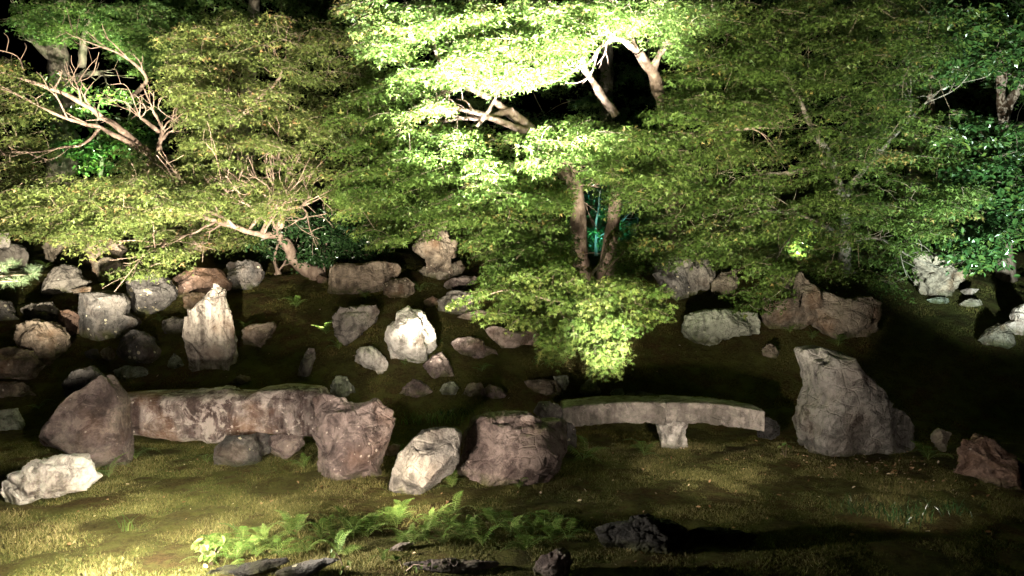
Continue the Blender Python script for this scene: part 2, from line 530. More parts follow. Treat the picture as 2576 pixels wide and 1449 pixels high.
def rock(zk, txt, mat, name, label, cat='rock', group=None, depth=None, thick=0.8, sub=None, planes=18, rough=1.0, strata=None, box=3.2, parent=None, back=0.22):
    seed_counter[0] += 1
    sd = seed_counter[0]
    rs = np.random.default_rng(sd)
    P = outline(zk, txt)
    if zk not in ('B3', 'B4', 'B5', 'B6', 'B7'):
        P = P.mean(0) + (P - P.mean(0)) * 1.06
    lo, hi = P.min(0), P.max(0)
    uc = (lo[0] + hi[0]) / 2
    d0 = depth if depth else ground_hit(uc, hi[1])
    wm, hm = (hi[0] - lo[0]) * d0 / F, (hi[1] - lo[1]) * d0 / F
    T = thick * min(wm, hm * 1.5)
    dc = d0 + back * T
    Q = np.array([at(u, v, dc) for u, v in P])[:, [0, 2]]
    x, z = Q[:, 0], Q[:, 1]
    x2, z2 = np.roll(x, -1), np.roll(z, -1)
    cr = x * z2 - x2 * z
    ar = cr.sum() / 2
    c = np.array([((x + x2) * cr).sum(), ((z + z2) * cr).sum()]) / (6 * ar)
    if sub is None:
        sub = 6 if max(hi - lo) > 75 else (5 if max(hi - lo) > 22 else 4)
    S, faces = ico(sub)
    R = radial(Q, c)
    phi = np.arctan2(S[:, 2], S[:, 0]) % (2 * math.pi)
    q = phi / (2 * math.pi) * len(R)
    i0 = np.floor(q).astype(int) % len(R)
    fr = q - np.floor(q)
    rad = R[i0] * (1 - fr) + R[(i0 + 1) % len(R)] * fr
    t = np.abs(S[:, 1])
    rr = np.clip(1 - t ** box, 0, 1) ** (1 / box)
    V = np.stack([c[0] + rad * rr * np.cos(phi), dc + S[:, 1] * T / 2, c[1] + rad * rr * np.sin(phi)], -1)
    C = np.array([c[0], dc, c[1]])
    size = (wm * hm) ** 0.5
    L = V - C
    # cleaved faces, mostly on the front and the top so that the outline stays
    keep = np.clip((t - 0.04) / 0.30, 0, 1) ** 0.7      # the outline keeps its traced shape
    for k in range(planes):
        n = rs.normal(size=3)
        n[1] = -abs(n[1]) * 1.3 if rs.random() < 0.75 else abs(n[1])
        n /= np.linalg.norm(n)
        if abs(n[1]) < 0.5:
            n[1] = math.copysign(0.62, n[1])
            n /= np.linalg.norm(n)
        h = L @ n
        off = h.max() * (1 - rs.uniform(0.07, 0.42))
        L = L - (np.maximum(0, h - off) * 0.96 * keep)[:, None] * n
    D = L / np.maximum(np.linalg.norm(L, axis=1), 1e-6)[:, None]
    pl = L / size + sd * 3.7
    amp = size * rough
    disp = 0.030 * amp * fbm(pl * 2.6, 3, sd) + 0.024 * amp * ridged(pl * 5.0, 5, sd + 9) - 0.012 * amp
    disp += 0.010 * amp * fbm(pl * 22, 3, sd + 21)
    ang, st = strata if strata else (rs.uniform(-0.6, 0.6), 0.5)
    ax = np.array([math.sin(ang), 0.3, math.cos(ang)])
    lay = (pl @ ax) * 9 + 1.3 * fbm(pl * 2.0, 3, sd + 5)
    z3 = np.zeros((len(lay), 3))
    z3[:, 0] = lay
    s1 = vnoise(z3, sd + 6)
    disp += st * 0.034 * amp * np.clip(s1 * 4, -1, 1)
    # a few deep cracks
    ck = np.abs(fbm(pl * 1.7 + 50, 3, sd + 33))
    disp -= 0.05 * amp * np.exp(-(ck / 0.03) ** 2)
    L = L + D * disp[:, None]
    base = np.array([c[0], dc, float(ground_z(np.array([c[0]]), np.array([dc]))[0])])
    me = mesh_np(name, L + C - base, faces, RM[mat])
    o = link(name, me, base, parent)
    if parent is None:
        tag(o, label, cat, group)
    return o


GL, GC, GR, GF = 'rocks on the left bank', 'rocks on the middle bank', 'rocks on the right bank', 'rocks along the front edge'
ROCKS = [
    # left bank, top to bottom
    ('Z4', '740,90 820,70 900,110 905,250 820,265 700,240 680,170', 'tan', 'rock', 'rust topped grey block under the maple leaves, topmost on the left bank', GL, {}),
    ('Z4', '345,260 440,230 530,250 590,360 570,440 420,470 330,430 320,330', 'brown', 'rock', 'plain grey brown angular boulder high on the left bank beside the ridged rock', GL, {}),
    ('Z4', '-60,220 40,210 65,270 70,340 -60,350', 'grey', 'rock', 'narrow grey rock cut by the left picture edge, above a wider boulder', GL, {'depth': 11.4}),
    ('Z4', '-80,340 120,320 180,360 205,430 190,480 -80,500', 'grey', 'boulder', 'wide grey boulder at the left edge just behind the pine needles', GL, {}),
    ('Z4', '590,480 610,380 660,320 740,305 830,315 880,380 905,450 890,500 640,505', 'tan', 'rock', 'tan boulder with a jagged ridged crest behind a round brown rock', GL, {'strata': (0.1, 1.3)}),
    ('Z4', '670,470 740,420 810,420 870,470 880,540 820,590 740,585 680,545', 'brown', 'rock', 'round brown rock resting in front of the jagged crested boulder', GL, {'rough': .7}),
    ('Z4', '350,560 400,490 470,475 540,500 560,560 620,590 600,630 500,685 380,680 300,665', 'grey', 'rock', 'rounded grey rock with a few pale lichen dots just right of the pine', GL, {'rough': .8}),
    ('Z4', '520,650 640,630 720,610 775,650 740,690 600,720 560,710', 'tan', 'rock', 'small flat pale rock behind the top of the large dark block', GL, {}),
    ('Z4', '590,690 700,680 850,675 900,700 920,760 890,830 960,850 985,890 900,985 800,1015 640,1010 590,940', 'dark', 'boulder', 'largest dark block on the left bank, pale streaks along its foot', GL, {'planes': 12, 'rough': .75}),
    ('Z4', '930,600 1000,570 1080,530 1180,570 1250,640 1270,680 1200,760 1110,830 1060,850 990,820 930,740', 'lichen', 'boulder', 'dark boulder covered in many cream lichen spots', GL, {'rough': .7}),
    ('Z4', '-60,720 50,740 80,820 135,860 -60,890', 'dark', 'rock', 'dark rock with white flecks cut by the left edge under the pine', GL, {}),
    ('Z4', '150,790 220,755 370,745 410,790 440,860 420,915 350,870 230,875 180,840', 'grey', 'rock', 'long low grey rock lying left of the small reddish rock', GL, {}),
    ('Z4', '440,810 500,800 560,830 595,870 575,950 520,985 450,960 430,890', 'red', 'rock', 'small reddish rock wedged against the left side of the large dark block', GL, {}),
    ('Z4', '110,980 140,910 200,885 350,890 410,920 455,1000 440,1070 370,1200 300,1200 250,1110 160,1080', 'tan', 'boulder', 'knobbly tan boulder, brightest on the left bank above the craggy edge rock', GL, {'rough': 1.3}),
    ('Z4', '-80,1100 100,1090 200,1110 240,1180 310,1200 250,1280 190,1320 60,1330 -80,1330', 'tan', 'boulder', 'craggy tan boulder cut by the left edge, pitted and brightly lit', GL, {'rough': 1.4}),
    ('Z4', '-80,1330 180,1325 255,1420 100,1420 -80,1440', 'tan', 'rock', 'flat tan rock at the left edge directly under the craggy boulder', GL, {}),
    ('Z4', '880,1020 960,950 1050,960 1110,1010 1140,1100 1100,1200 950,1190 860,1110', 'dark', 'rock', 'dim domed rock standing left of the pale upright stone', GL, {}),
    ('Z4', '1170,880 1250,855 1350,870 1375,920 1300,975 1200,970', 'grey', 'rock', 'low flat grey rock between the lichen spotted boulder and the upright stone', GL, {}),
    ('Z4', '1370,1000 1385,850 1400,790 1500,690 1550,640 1620,680 1650,760 1680,830 1700,1060 1695,1150 1640,1230 1560,1265 1460,1260 1390,1200 1368,1080', 'stripe', 'standing_stone', 'tall pale striped upright stone with a peaked top on the left bank', GL, {'strata': (1.45, 1.0), 'thick': .8, 'rough': .7, 'box': 3.4}),
    ('Z4', '1330,700 1400,670 1480,680 1500,760 1400,815 1340,780', 'tan', 'rock', 'small rough rock leaning on the left shoulder of the upright stone', GL, {}),
    ('Z4', '470,1320 560,1240 660,1215 730,1270 780,1350 760,1440 500,1440', 'lichen', 'rock', 'dark white flecked rock just behind the pointed grey stone', GL, {'depth': 8.3}),
    ('Z4', '820,1240 900,1200 1040,1215 1065,1270 950,1295 850,1285', 'green', 'rock', 'long dim rock lying flat in shade behind the mottled stone bridge', GL, {}),
    ('Z4', '1215,1165 1260,1110 1310,1150 1330,1200 1270,1225 1220,1205', 'green', 'rock', 'small pale green pointed rock in shade left of the upright stone', GL, {}),
    ('Z4', '1680,1310 1740,1265 1800,1280 1830,1325 1700,1330', 'brown', 'rock', 'little dome rock peeping over the middle of the mottled bridge', GL, {}),
    ('Z4', '620,1100 680,1075 725,1120 695,1155 630,1145', 'dark', 'rock', 'small dim rock in shade below the large dark block', GL, {}),
    ('Z4', '735,1090 800,1060 835,1120 795,1175 740,1145', 'brown', 'rock', 'small dim brown rock in shade left of the domed rock', GL, {}),
    ('Z4', '1250,570 1400,490 1560,505 1655,600 1640,650 1300,725', 'red', 'boulder', 'low reddish brown boulder half sunk beside the maple trunk', GL, {'rough': .6}),
    # middle bank
    ('Z5', '-10,440 40,365 170,350 240,380 270,460 230,530 90,560 0,555', 'dark', 'boulder', 'dark purplish boulder right of the low reddish one', GC, {}),
    ('Z5', '780,575 800,400 830,380 1000,375 1100,360 1220,370 1255,400 1255,440 1130,570 1000,582', 'tan', 'boulder', 'long flat fronted tan block under the dark shrub', GC, {'planes': 5, 'box': 3.4}),
    ('Z5', '1155,590 1170,520 1200,490 1310,480 1360,520 1365,580 1300,622 1250,632', 'tan', 'rock', 'small pale rock at the right end of the long tan block', GC, {}),
    ('Z5', '1375,260 1390,200 1450,130 1530,100 1600,120 1620,180 1655,220 1640,330 1640,420 1470,420 1450,320', 'tan', 'standing_stone', 'tall craggy tan stone rising among maple leaves at the back', GC, {'rough': 1.4, 'depth': 11.6}),
    ('Z5', '1400,420 1500,375 1640,375 1695,350 1728,400 1705,450 1560,485 1440,450', 'brown', 'rock', 'brown rock at the foot of the tall craggy stone', GC, {}),
    ('Z5', '1590,530 1610,490 1720,465 1811,465 1830,500 1740,540 1640,572', 'purple', 'rock', 'purplish grey ledge rock below the leafy brown rock', GC, {}),
    ('Z6', '-85,640 0,570 90,560 175,620 155,725 0,745 -70,705', 'grey', 'boulder', 'grey slab half covered by hanging maple leaves', GC, {}),
    ('Z5', '1440,640 1500,610 1555,630 1565,660 1490,682 1450,667', 'red', 'rock', 'small dark red rock left of the leaf covered slab', GC, {}),
    ('Z5', '775,790 840,690 1080,685 1100,730 1080,800 990,870 880,965 850,930 800,890', 'grey', 'boulder', 'flat topped grey wedge rock narrowing downward, with one white patch', GC, {'depth': 9.75}),
    ('Z5', '1180,900 1210,820 1260,800 1260,750 1330,700 1400,700 1440,730 1510,860 1530,970 1460,1050 1340,1100 1290,1110 1210,1080 1190,1000', 'pale', 'boulder', 'bright white pointed boulder, palest stone on the middle bank', GC, {'strata': (1.2, .9)}),
    ('Z5', '955,1080 980,980 1050,975 1170,1080 1160,1130 1120,1190 1080,1130 1000,1100', 'pale', 'rock', 'small dark sided rock with a pale slanting top left of the white boulder', GC, {}),
    ('Z5', '1430,1110 1500,1040 1570,1010 1620,1080 1655,1190 1560,1205 1480,1165', 'purple', 'rock', 'dark red rock with pale patches under the right side of the white boulder', GC, {}),
    ('Z5', '1260,1330 1290,1270 1350,1215 1410,1230 1500,1300 1430,1335 1320,1345', 'purple', 'rock', 'purple triangular rock on dark ground below the white boulder', GC, {}),
    ('Z5', '1560,1290 1590,1240 1650,1230 1695,1270 1665,1320 1600,1335', 'green', 'rock', 'small greenish white rock right of the purple triangular one', GC, {}),
    ('Z5', '140,850 180,810 350,795 365,830 300,930 270,975 150,968', 'tan', 'rock', 'small square speckled rock alone on moss right of the upright stone', GC, {'planes': 5, 'box': 3.2}),
    ('Z5', '525,1180 555,1080 600,990 645,985 650,1060 600,1195', 'grey', 'rock', 'thin slanting shard of rock in the dark behind the bridge', GC, {}),
    ('Z5', '760,1260 800,1190 880,1195 935,1265 950,1330 850,1340 770,1330', 'green', 'rock', 'dark dome with a pale rim behind the right end of the mottled bridge', GC, {}),
    ('Z6', '20,950 60,910 150,905 240,930 250,970 330,1000 345,1045 180,1062 100,1035 40,990', 'purple', 'boulder', 'low purple boulder on brown moss left of the hanging bright maple tip', GC, {'rough': .7}),
    ('Z5', '655,480 690,455 735,475 732,507 680,517', 'red', 'rock', 'little reddish stone by the foot of the twisted maple trunk', GC, {}),
    ('Z6', '260,850 300,825 370,830 480,870 600,850 645,890 610,965 480,987 380,972 300,905', 'pink', 'boulder', 'pinkish white boulder with orange stains under hanging leaves', GC, {'rough': .8}),
    ('Z6', '50,757 140,720 210,708 285,720 250,752 140,778', 'pink', 'rock', 'thin pale slab under the lower left edge of the maple bough', GC, {}),
    ('Z6', '505,610 540,570 620,562 705,590 690,628 560,630', 'grey', 'rock', 'grey rock glimpsed through maple leaves near the paired trunks', GC, {}),
    ('Z6', '280,600 340,578 395,590 385,628 300,630', 'grey', 'rock', 'small grey rock glimpsed through leaves right of the leaf covered slab', GC, {}),
    ('Z6', '75,1335 140,1240 220,1238 255,1290 205,1340', 'brown', 'rock', 'dim brown rock left in the row behind the centre boulders', GC, {}),
    ('Z6', '215,1295 290,1253 370,1268 405,1320 370,1355 240,1350', 'purple', 'rock', 'dim purple rock with a rounded back in the dark row', GC, {}),
    ('Z6', '545,1225 620,1208 760,1218 805,1280 790,1318 640,1328 600,1295', 'brown', 'rock', 'low olive brown rock left of the small pale wedge', GC, {}),
    ('Z6', '748,1188 852,1183 862,1230 832,1298 790,1255', 'green', 'rock', 'small pale wedge rock standing in the dark behind the granite bridge', GC, {}),
    ('Z6', '930,1315 960,1250 1010,1208 1045,1222 1095,1300 1060,1335', 'green', 'rock', 'grey green rock with a pale top right of the small wedge', GC, {}),
    ('Z6', '1135,1330 1180,1290 1240,1272 1262,1310 1230,1338', 'green', 'rock', 'small pale angular rock just above the granite bridge', GC, {}),
    ('Z6', '1265,1330 1300,1305 1400,1303 1530,1322 1545,1352 1300,1352', 'grey', 'rock', 'long thin rock edge showing above the middle of the granite bridge', GC, {}),
    ('Z6', '1545,1350 1590,1325 1630,1330 1640,1352 1590,1360', 'grey', 'rock', 'tiny pale rock above the bridge joint', GC, {}),
    # right bank
    ('R1', '90,260 180,250 300,330 350,480 370,690 250,720 120,640 60,480', 'dark', 'boulder', 'tall almost black boulder in shade right of the paired trunks', GR, {}),
    ('R1', '290,330 350,330 430,400 440,310 490,283 560,340 595,470 530,600 450,640 380,690 330,600', 'grey', 'boulder', 'tall grey boulder with a lit right face beside the black one', GR, {'strata': (1.1, 1.2)}),
    ('R1', '600,570 640,520 690,455 800,440 840,430 835,600 740,675 680,695 600,665', 'brown', 'rock', 'warm brown rock between the tall grey boulder and a leafy branch', GR, {}),
    ('R1', '340,1000 380,880 550,840 750,838 900,848 990,868 1032,960 1022,1045 800,1060 640,1120 500,1155 400,1095', 'green', 'boulder', 'long low dark boulder with pale green streaks', GR, {'strata': (1.3, .6)}),
    ('R1', '1085,880 1180,820 1260,730 1380,690 1395,500 1460,478 1495,560 1560,640 1595,780 1575,960 1480,1005 1330,1035 1210,1035 1130,955', 'brown', 'standing_stone', 'tall brown stone tapering to a narrow peak on the right bank', GR, {'strata': (1.0, .9)}),
    ('R1', '1265,490 1350,442 1392,490 1400,640 1280,640', 'brown', 'rock', 'small brown rock behind the left side of the peaked stone', GR, {'depth': 11.2}),
    ('R2', '-110,770 -70,680 40,652 100,690 250,740 300,712 440,700 528,760 522,860 480,1000 400,1085 240,1125 60,1085 -20,1040 -70,930', 'brown', 'boulder', 'wide brown boulder with pale dots right of the peaked stone', GR, {'planes': 12}),
    ('R1', '1085,790 1110,720 1170,698 1205,750 1185,810 1120,830', 'red', 'rock', 'small reddish rock touching the left foot of the peaked stone', GR, {'depth': 10.1}),
    ('R2', '890,300 950,250 1050,270 1190,250 1300,310 1362,370 1390,520 1280,625 1160,692 1060,695 970,718 890,640 880,450', 'tan', 'boulder', 'pale craggy boulder under the broad leaved tree on the right', GR, {'rough': 1.4, 'strata': (0.9, 1.3)}),
    ('R2', '1310,632 1400,612 1492,620 1430,672 1380,692 1330,658', 'pink', 'rock', 'small pale pink rock right of the craggy boulder', GR, {}),
    ('R2', '1305,765 1400,715 1500,718 1525,770 1420,798', 'brown', 'rock', 'dim flat rock below the small pale pink one', GR, {}),
    ('R2', '1735,972 1840,920 1850,850 1932,770 2010,780 2020,1070 1880,1064 1790,1014', 'pink', 'boulder', 'bright peach coloured boulder cut by the right edge', GR, {}),
    ('R2', '1495,1112 1640,1010 1730,958 1800,1010 1830,1150 1690,1195 1540,1145', 'brown', 'rock', 'dark triangular rock leaning below the peach boulder', GR, {}),
    ('R2', '1000,722 1100,698 1200,708 1208,742 1150,764 1040,750', 'green', 'rock', 'low greenish ledge under the pale craggy boulder', GR, {}),
    ('R1', '1085,1210 1130,1148 1180,1148 1245,1230 1205,1290 1110,1290', 'brown', 'rock', 'small brown rock by a fern below the peaked stone', GR, {}),
    # lawn and bridges
    ('B7', '190,-165 300,-178 480,-160 545,-95 650,10 700,60 760,140 840,220 960,260 1000,310 1032,400 1012,480 1000,545 860,585 600,582 480,595 330,565 220,535 198,400 215,270 205,200 240,80 215,-40', 'big', 'boulder', 'largest boulder, smooth grey with a stepped crest, on the right lawn', 'boulders on the lawn', {'strata': (0.9, .8), 'thick': .85, 'rough': .8, 'planes': 8}),
    ('B7', '1310,700 1340,590 1310,530 1370,460 1440,480 1530,430 1600,480 1700,560 1790,630 1870,700 1850,810 1650,805 1540,765', 'red', 'boulder', 'reddish brown boulder at the far right of the lawn', 'boulders on the lawn', {}),
    ('B7', '1150,440 1200,385 1285,420 1245,480 1225,565 1160,520', 'brown', 'rock', 'small knobbly brown rock between the largest boulder and the reddish one', 'boulders on the lawn', {}),
    ('B3', '285,535 450,300 500,220 680,85 710,100 780,200 820,270 835,560 852,705 750,728 630,660 470,580 300,570', 'purple', 'standing_stone', 'pointed pyramid shaped brown grey stone at the left bridge end', 'boulders on the lawn', {'planes': 7, 'rough': .5, 'strata': (0.7, .4)}),
    ('B3', '0,865 120,740 300,660 570,635 650,690 657,790 600,852 400,897 230,932 130,978 40,915', 'pale', 'rock', 'low whitish rock with a dark top at lower left below the pyramid stone', 'boulders on the lawn', {'strata': (0.4, .6)}),
    ('B3', '-80,330 90,318 130,400 155,460 -80,470', 'green', 'rock', 'dim greenish rock at the left edge behind the pyramid stone', 'boulders on the lawn', {}),
    ('B4', '820,175 900,140 960,150 1100,205 1140,215 1240,185 1310,195 1405,260 1395,330 1310,560 1290,600 1295,705 1100,745 850,695 835,500 828,300', 'purple', 'boulder', 'big purple brown boulder holding the right end of the mottled bridge', 'boulders on the lawn', {'strata': (-0.5, .8), 'rough': .75}),
    ('B4', '90,662 110,540 200,440 380,435 412,530 428,622 330,664', 'dark', 'rock', 'squarish dark block standing under the mottled bridge', 'boulders on the lawn', {'planes': 5, 'box': 3.2}),
    ('B4', '400,410 460,390 505,430 505,560 430,602 412,500', 'dark', 'rock', 'narrow grey rock between the two blocks under the bridge', 'boulders on the lawn', {}),
    ('B4', '505,440 600,425 742,412 750,500 650,592 560,604 505,560', 'purple', 'rock', 'brown block with a ragged top, right one under the bridge', 'boulders on the lawn', {}),
    ('B4', '1300,565 1390,500 1442,510 1425,572 1320,594', 'pink', 'rock', 'small smooth pink rock at the foot of the slanting grey boulder', 'boulders on the lawn', {'rough': .5}),
    ('B5', '92,835 100,760 180,570 300,440 430,380 560,388 622,420 612,520 600,640 560,705 400,805 290,885 220,885', 'big', 'boulder', 'slanting smooth grey boulder in the centre, left of the big one', 'boulders on the lawn', {'strata': (0.8, .5), 'rough': .7}),
    ('B5', '605,705 610,480 640,400 740,300 820,278 900,283 1050,262 1130,272 1200,335 1340,322 1392,350 1412,480 1352,590 1232,742 1080,778 900,764 700,774 620,744', 'purple', 'boulder', 'big broad purple grey boulder at the centre, left of the granite bridge', 'boulders on the lawn', {'planes': 11, 'rough': .8, 'strata': (0.15, .9), 'thick': .9}),
    ('B5', '1140,265 1180,200 1260,188 1320,208 1352,260 1385,315 1340,345 1200,330', 'dark', 'rock', 'dark rounded rock wedged at the left end of the granite bridge', 'boulders on the lawn', {'depth': 7.55}),
    ('B5', '1385,340 1420,350 1450,400 1455,520 1400,560 1380,450', 'dark', 'rock', 'narrow dark rock under the left end of the granite bridge', 'boulders on the lawn', {'depth': 7.5}),
    ('B6', '772,340 830,306 950,306 988,350 976,420 988,512 960,532 850,543 800,522 788,420', 'pale', 'bridge_pier', 'rough pale rock pier under the middle of the granite bridge', None, {'rough': 1.1, 'box': 3.4, 'thick': 1.0}),
    ('B6', '1500,330 1560,300 1640,330 1660,420 1600,470 1500,450', 'black', 'rock', 'black rock in shade under the right end of the granite bridge', 'boulders on the lawn', {'depth': 7.6}),
    # front edge
    ('B5', '190,1362 230,1345 420,1338 600,1342 890,1342 880,1385 700,1405 520,1435 300,1400', 'purple', 'rock', 'long low pinkish stone along the bottom edge', GF, {}),
    ('B5', '1135,1395 1200,1300 1320,1258 1400,1288 1420,1350 1380,1460 1160,1470', 'purple', 'rock', 'purplish rock with a lit crest at the bottom edge', GF, {}),
    ('B6', '330,1120 400,1080 560,1050 640,1025 720,1030 850,1060 960,1110 1065,1190 900,1290 500,1290 380,1220', 'black', 'boulder', 'black shaded boulder at the bottom right of centre', GF, {}),
    ('B6', '970,1160 1000,1120 1080,1105 1300,1110 1500,1150 1460,1200 1000,1200', 'black', 'rock', 'low black rock right of the shaded boulder', GF, {}),
    ('B4', '420,1460 700,1375 900,1318 1005,1330 860,1405 620,1470', 'dark', 'rock', 'slanting purplish stone under the fern row', GF, {}),
    ('B4', '1350,1265 1440,1212 1545,1208 1500,1252 1400,1280', 'purple', 'rock', 'small reddish purple stone behind the sprouts at the bottom', GF, {}),
    ('B4', '30,1460 60,1405 350,1385 480,1330 620,1315 640,1350 420,1410 300,1460', 'black', 'rock', 'dark stone edge in the bottom left under the ferns', GF, {}),
]
for zk, txt, mat, name, label, grp, kw in ROCKS:
    rock(zk, txt, mat, name, label, 'bridge pier' if name == 'bridge_pier' else ('standing stone' if name == 'standing_stone' else ('boulder' if name == 'boulder' else 'rock')), grp, **kw)

# the mottled natural slab that bridges the left side
rock('B4', '-610,150 -450,130 -150,125 0,115 240,115 400,120 480,90 700,80 890,85 925,130 925,200 905,415 700,410 530,390 440,378 390,420 300,440 0,447 -200,440 -350,402 -610,392',
     'bridge', 'slab_bridge', 'thick mottled natural stone slab forming the left bridge', 'bridge', None, depth=7.3, thick=0.75, planes=0, box=5.0, rough=0.6, strata=(1.3, .7), sub=6, back=0.5)


# granite bridge: two dressed slabs meeting over the pier
def beam_mesh(name, A, B, width, thick, seed, nl=130):
    """A rough sawn stone beam from A to B (top front edge), width towards the back."""
    A, B = np.array(A), np.array(B)
    ax = B - A
    prof = []
    nu, nw = 10, 22
    for i in range(nw + 1):
        prof.append((i / nw, 0.0))
    for i in range(1, nu + 1):
        prof.append((1.0, -i / nu))
    for i in range(1, nw + 1):
        prof.append((1 - i / nw, -1.0))
    for i in range(1, nu):
        prof.append((0.0, -1 + i / nu))
    prof = np.array(prof)
    k = len(prof)
    V = []
    for j in range(nl + 1):
        t = j / nl
        c = A + ax * t
        c = c + np.array([0, 0, 0.03 * math.sin(math.pi * t)])
        V.append(np.stack([np.full(k, c[0]), c[1] + prof[:, 0] * width, c[2] + prof[:, 1] * thick], -1))
    V = np.concatenate(V)
    cen = V.reshape(nl + 1, k, 3).mean(1)
    d = V - np.repeat(cen, k, 0)
    dn = d / np.linalg.norm(d, axis=1)[:, None]
    V = V - dn * 0.010 * np.clip(np.abs(d[:, 1]) / (width / 2) + np.abs(d[:, 2]) / (thick / 2) - 1.65, 0, 1)[:, None] * 2
    chip = np.clip(fbm(V * 14, 3, seed + 8) - 0.35, 0, 1) * np.clip(np.abs(d[:, 1]) / (width / 2) + np.abs(d[:, 2]) / (thick / 2) - 1.5, 0, 1)
    V = V + dn * (0.012 * fbm(V * 7, 3, seed) + 0.006 * fbm(V * 30, 2, seed + 3) - 0.09 * chip)[:, None]
    fs = []
    for j in range(nl):
        a = j * k + np.arange(k)
        b = j * k + (np.arange(k) + 1) % k
        fs.append(np.stack([a, a + k, b + k, b], -1))
    n0 = len(V)
    V = np.concatenate([V, cen[:1] - ax / np.linalg.norm(ax) * 0.012, cen[-1:] + ax / np.linalg.norm(ax) * 0.012])
    i = np.arange(k)
    cap0 = np.stack([np.full(k, n0), i, (i + 1) % k], -1)
    o = nl * k
    cap1 = np.stack([np.full(k, n0 + 1), o + (i + 1) % k, o + i], -1)
    return V, [np.concatenate(fs), np.concatenate([cap0, cap1])]


def zp(zk, x, y, d):
    x0, y0, s = ZOOM[zk]
    return at((x / s + x0) / 4, (y / s + y0) / 4, d)


DBR = 7.55
mid = zp('B6', 836, 200, DBR)
br = bpy.data.objects.new('granite_bridge', None)
COL.objects.link(br)
br.location = (mid[0], mid[1] + 0.25, 0)
tag(br, 'slightly arched bridge of two dressed granite slabs over the pier', 'bridge')
for pa, pb, sd in (((95, 236), (834, 203), 3), ((843, 198), (1550, 262), 4)):
    V, fs = beam_mesh('slab', zp('B6', *pa, DBR), zp('B6', *pb, DBR), 0.42, 0.225, sd)
    link('slab', mesh_np('slab', V - np.array(br.location), fs, RM['granite']), (0, 0, 0), br)

# ------------------------------------------------------------------ trees
def catmull(P, n=7):
    P = np.asarray(P, float)
    if len(P) < 3:
        return np.array([P[0] + (P[-1] - P[0]) * t for t in np.linspace(0, 1, n)])
    E = np.concatenate([[2 * P[0] - P[1]], P, [2 * P[-1] - P[-2]]])
    out = []
    for i in range(1, len(E) - 2):
        for t in np.linspace(0, 1, n, endpoint=False):
            a, b, c, d = E[i - 1], E[i], E[i + 1], E[i + 2]
            out.append(0.5 * (2 * b + (c - a) * t + (2 * a - 5 * b + 4 * c - d) * t ** 2 + (3 * b - a - 3 * c + d) * t ** 3))
    out.append(P[-1])
    return np.array(out)


def tube(path, r0, r1, sides=10, wob=0.0, seed=0, taper=1.0):
    path = np.asarray(path)
    n = len(path)
    tan = np.gradient(path, axis=0)
    tan /= np.maximum(np.linalg.norm(tan, axis=1), 1e-9)[:, None]
    ref = np.array([0.3, -1.0, 0.2])
    side = np.cross(tan, ref)
    side /= np.maximum(np.linalg.norm(side, axis=1), 1e-9)[:, None]
    up = np.cross(side, tan)
    r = r0 + (r1 - r0) * np.linspace(0, 1, n) ** taper
    th = np.arange(sides) / sides * 2 * math.pi
    V = path[:, None] + (side[:, None] * np.cos(th)[None, :, None] + up[:, None] * np.sin(th)[None, :, None]) * r[:, None, None]
    V = V.reshape(-1, 3)
    if wob:
        d = V - np.repeat(path, sides, 0)
        rr = np.repeat(r, sides)
        p = V * 4.0 + seed
        V = V + d * (wob * fbm(p * 1.5, 3, seed))[:, None]
    i = np.arange(sides)
    F_ = []
    for j in range(n - 1):
        a, b = j * sides + i, j * sides + (i + 1) % sides
        F_.append(np.stack([a, b, b + sides, a + sides], -1))
    return V, np.concatenate(F_)


class Acc:
    def __init__(self):
        self.v, self.f, self.t, self.n = [], [], [], 0

    def add(self, V, Fc, tone=None):
        self.v.append(V)
        self.f.append(Fc + self.n)
        self.n += len(V)
        if tone is not None:
            self.t.append(tone)

    def mesh(self, name, mat, smooth=True):
        fs = {}
        for f in self.f:
            fs.setdefault(f.shape[1], []).append(f)
        return mesh_np(name, np.concatenate(self.v), [np.concatenate(x) for x in fs.values()], mat, smooth, np.concatenate(self.t) if self.t else None)


def lobes(angles, lens, notch):
    pts = [(0.0, 0.0)]
    for i, (a, l) in enumerate(zip(angles, lens)):
        pts.append((l * math.sin(math.radians(a)), l * math.cos(math.radians(a))))
        if i < len(angles) - 1:
            m = math.radians((a + angles[i + 1]) / 2)
            pts.append((notch * math.sin(m), notch * math.cos(m)))
    z = [-0.25 * (x * x + y * y) for x, y in pts]
    V = np.array([(x, y, zz) for (x, y), zz in zip(pts, z)])
    Fc = np.array([(0, i, i + 1) for i in range(1, len(pts) - 1)])
    return V, Fc


LEAF = {
    'star3': lobes([-70, 0, 70], [0.75, 1.0, 0.75], 0.32),
    'star5': lobes([-105, -52, 0, 52, 105], [0.6, 0.92, 1.05, 0.92, 0.6], 0.36),
    'oval': (np.array([(0, 0, 0), (-0.26, 0.35, 0.05), (-0.22, 0.72, 0.02), (0, 1.0, -0.12), (0.22, 0.72, 0.02), (0.26, 0.35, 0.05)]),
             np.array([(0, 2, 1), (0, 3, 2), (0, 4, 3), (0, 5, 4)])),
}


